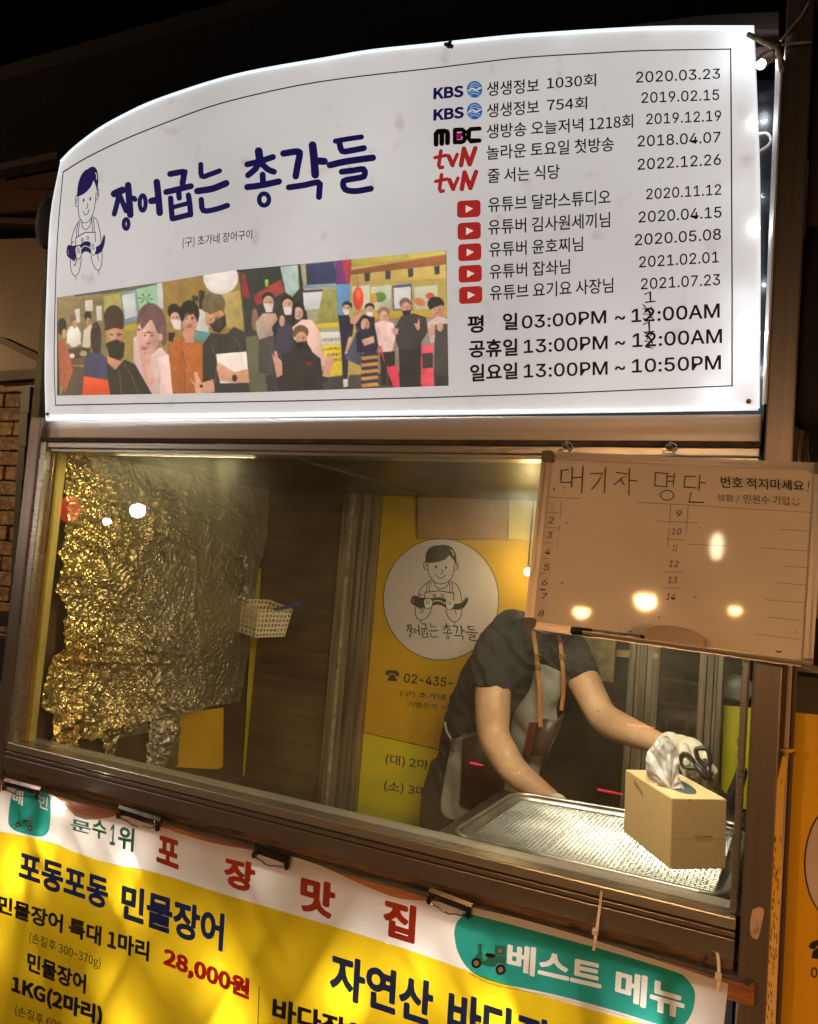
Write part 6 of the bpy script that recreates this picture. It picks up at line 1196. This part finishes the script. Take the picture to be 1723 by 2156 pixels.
# clutter beyond the right post
m = MB(); m.box(1.62,2.6,1.0,1.05,-ZO,1.6); tag(m.build('neighbour_wall', mat('dark_brick', (.05,.025,.018), .7, 0, (.02,.012,.01), 8, bump=.5)), 'dark wall of the neighbouring shop at far right', 'wall')
m = MB(); m.sphere(Y(.4)(1710,1420), .035, 16, (1.2,.5,.6)); tag(remesh(m.build('plastic_bag', mat('white_polythene', (.6,.55,.45), .3, bump=1, bscale=40)), .008), 'crumpled white plastic bag behind the whiteboard corner', 'bag')
c = Y(.3)(1702,1470); m = MB(); m.box(c[0]-.05,c[0]+.06,.3,.4,c[2]-.045-ZO,c[2]+.04-ZO,.012); tag(m.build('grey_box', mat('grey_paint', (.12,.11,.09), .5)), 'dull grey metal box behind the amber banner top', 'box')
c = Y(.25)(1716,1230); m = MB(); m.box(c[0]-.02,c[0]+.1,.25,.26,c[2]-.06-ZO,c[2]+.06-ZO); tag(m.build('price_sheet', mat('price_paper', (.5,.45,.36), .7, 0, (.2,.06,.04), 30)), 'small printed price sheet right of the whiteboard', 'paper')
# umbrella, black, closed, hanging at right
um = thing('umbrella', Y(.02)(1705,700), 'closed black umbrella hanging at the upper right', 'umbrella')
A = Y(.02)(1712,480); B = Y(.02)(1700,905); m = MB(); m.loft([(A+(B-A)*t, (1,0,0), (0,1,0), r, r*.8) for t, r in ((0,.006),(.1,.018),(.4,.030),(.8,.034),(.95,.028),(1,.008))], 14); m.build('canopy', mat('black_nylon', (.006,.006,.007), .7, bump=.6, bscale=30, stretch=(4,4,1)), um, True)
m = MB(); m.tube(smooth([B, Y(.02)(1703,960), Y(.02)(1712,990), Y(.02)(1722,985)], 4), .003, 8); m.build('handle', BLACK, um, True)
# wires at the upper right corner of the sign
CC = lambda x, y: (1495.7+x*.4511, y*.4511)
wr = thing('sign_wiring', Y(-.02)(1625,90), 'dusty white wires knotted at the top right of the sign', 'cable')
WW = mat('dusty_white_wire', (.55,.5,.42), .7, 0, (.3,.26,.2), 60, bump=.8)
m = MB()
for pts, r in (([(175,158),(230,185),(290,215),(318,240),(335,330)],.0042),([(330,190),(380,130),(430,70),(465,5)],.0022),([(330,212),(400,200),(475,196)],.0022),([(215,285),(250,255),(300,225)],.0022),([(262,305),(290,270),(300,230)],.0016),([(215,275),(260,240),(300,240)],.0016)): m.tube(smooth([Y(-.05)(*CC(*q)) for q in pts], 5), r, 7)
m.build('wire', WW, wr, True)
m = MB(); m.tube(smooth([Y(-.01)(*CC(*q)) for q in ((225,625),(265,622),(285,650),(270,680),(232,705))], 5), .0024, 7); m.build('wire', mat('clean_white_wire', (.7,.7,.66), .5), wr, True)
# header beams upper right
BMt = mat('dark_brown_beam', (.05,.032,.025), .5, 0, (.035,.02,.018), 6, stretch=(1,6,6))
m = MB(); m.slab([Y(.03)(*q) for q in ((1330,52),(1480,32),(1640,24),(1640,62),(1330,60))], .05); m.slab([Y(.028)(*q) for q in ((1590,100),(1640,93),(1640,106),(1590,118))], .03)
tag(m.build('roof_beam', BMt), 'short dark brown beam above the top right of the sign', 'beam')
m = MB(); m.box(1.610,1.64,.02,.06,.9,1.6,.002); tag(m.build('side_post', mat('brown_side_post', (.06,.035,.022), .5)), 'dark brown upright beside the upper right of the sign', 'post')

# ================================================================== LEFT OF THE STALL
BKM = mat('rough_brick', (.40,.25,.12), .3, 0, (.15,.09,.05), 9, bump=1, bscale=24, bdist=.03); 
bw_ = MB(); random.seed(11); yb_ = .55
for r in range(46):
    z = -ZO+.02+r*.052; x = -2.3+(.08 if r % 2 else 0)
    while x < -.62:
        wdt = random.uniform(.15,.24); dpt = random.uniform(-.008,.006); bw_.box(x+.002, min(x+wdt-.003,-.62), yb_+dpt, yb_+.06, z, z+.048, .005); x += wdt
z_top = .98
bo_ = bw_.build('brick_wall', BKM); tag(bo_, 'rough orange lit brick wall left of the stall', 'wall')
tag(MB().box(-2.4,-.6,yb_+.02,yb_+.2,-ZO,1.38).build('mortar_wall', mat('mortar', (.04,.028,.02), .9)), 'dark mortar backing of the brick wall', 'wall')
def lq(pts, y, th=.03): return [Y(y)(*q) for q in pts]
PLY = mat('brown_plywood', (.11,.052,.022), .5, 0, (.07,.034,.015), 4, bump=.1)
m = MB(); m.slab(lq([(-60,505),(98,500),(96,710),(88,880),(60,830),(-60,790)],.35), .02); tag(m.build('plywood_panel', PLY), 'brown plywood panel above the brick wall', 'panel')
m = MB(); m.slab(lq([(-60,700),(0,708),(85,748),(85,765),(0,722),(-60,712)],.33), .02); m.slab(lq([(-60,785),(85,775),(85,796),(-60,806)],.32), .03); tag(m.build('wooden_brace', mat('worn_brace', (.08,.04,.02), .6, 0, (.05,.03,.02), 8)), 'slanting wooden brace and ledge below the plywood panel', 'beam')
m = MB(); P0 = Y(.05)(97,560); m.slab(lq([(93,540),(97,540),(94,700),(72,1000),(40,1330),(14,1640),(0,1700),(-14,1700),(8,1420),(34,1150),(62,900),(84,700)],.06), .03)
tag(m.build('mossy_pole', mat('mossy_pole_paint', (.035,.03,.02), .6, 0, (.12,.13,.02), 6, stretch=(3,3,1), bump=.4)), 'dark mossy timber pole beside the left stall post', 'pole')
m = MB()
for i, (y0, y1) in enumerate(((812,868),(868,940),(940,1010),(1010,1080),(1080,1150),(1150,1230),(1230,1320))): m.slab(lq([(46-i*4,y0),(64-i*6,y0+2),(60-i*6,y1),(42-i*4,y1)],.30), .03)
tag(m.build('junction_box', mat('grey_metal_left', (.05,.047,.04), .5)), 'narrow grey metal strip beside the mossy pole', 'metal strip')
m = MB(); m.box(-1.05,-.83,.45,.54,-.16,-.02,.01); m.box(-1.05,-.83,.44,.55,-.02,0,.004); tag(m.build('red_crate', mat('red_plastic', (.45,.02,.015), .4)), 'red plastic crate at the lower left edge', 'crate')
m = MB(); m.slab(lq([(-40,1285),(22,1290),(20,1320),(-40,1318)],.40), .05); m.slab(lq([(-40,1340),(18,1345),(16,1440),(-40,1436)],.42), .05); tag(m.build('dark_shelf', mat('dark_metal_shelf', (.03,.022,.018), .4)), 'dark metal shelf in front of the brick wall', 'shelf')
m = MB(); m.sphere(Y(.2)(98,470), .05, 16, (.5,.7,1.6)); o = remesh(m.build('cloth_bundle', mat('dirty_cloth', (.09,.08,.06), .9, bump=1, bscale=30)), .01); tag(o, 'dirty grey cloth bundle stuffed behind the left edge of the sign', 'cloth')
# roof over the alley
rf = thing('market_roof', (0,1,3.2), 'dark market roof with timber rafters above the stall', 'roof')
m = MB(); m.box(-4,4,.3,3.5,1.95,2.0); m.build('roof_sheet', mat('black_roof_sheet', (.006,.005,.005), .6, bump=.2), rf)
RFM = mat('dark_rafter', (.022,.012,.007), .7, 0, (.012,.007,.005), 5)
for k, (a, c) in enumerate((((-40,352),(120,318)),((-40,455),(110,462)),((-40,505),(100,500)))):
    m = MB(); h = (14,12,16)[k]; m.slab(lq([a,c,(c[0],c[1]+h),(a[0],a[1]+h)],.7), .06); m.build('rafter', RFM, rf)
m = MB(); m.slab(lq([(-40,395),(118,400),(115,440),(-40,450)],.75), .02); m.slab(lq([(-40,345),(128,330),(122,395),(-40,398)],.8), .02); m.build('awning_fabric', mat('dark_red_fabric', (.03,.004,.003), .8), rf)
m = MB(); m.slab(lq([(268,155),(300,145),(340,168),(300,180)],1.2), .02); m.slab(lq([(330,138),(420,115),(432,135),(400,155),(352,163)],1.2), .02); m.build('rafter', RFM, rf)
m = MB(); m.slab(lq([(250,235),(430,200),(440,192),(440,215),(300,245)],.9), .03); m.build('rafter', mat('unlit_rafter', (.02,.012,.008), .8), rf)
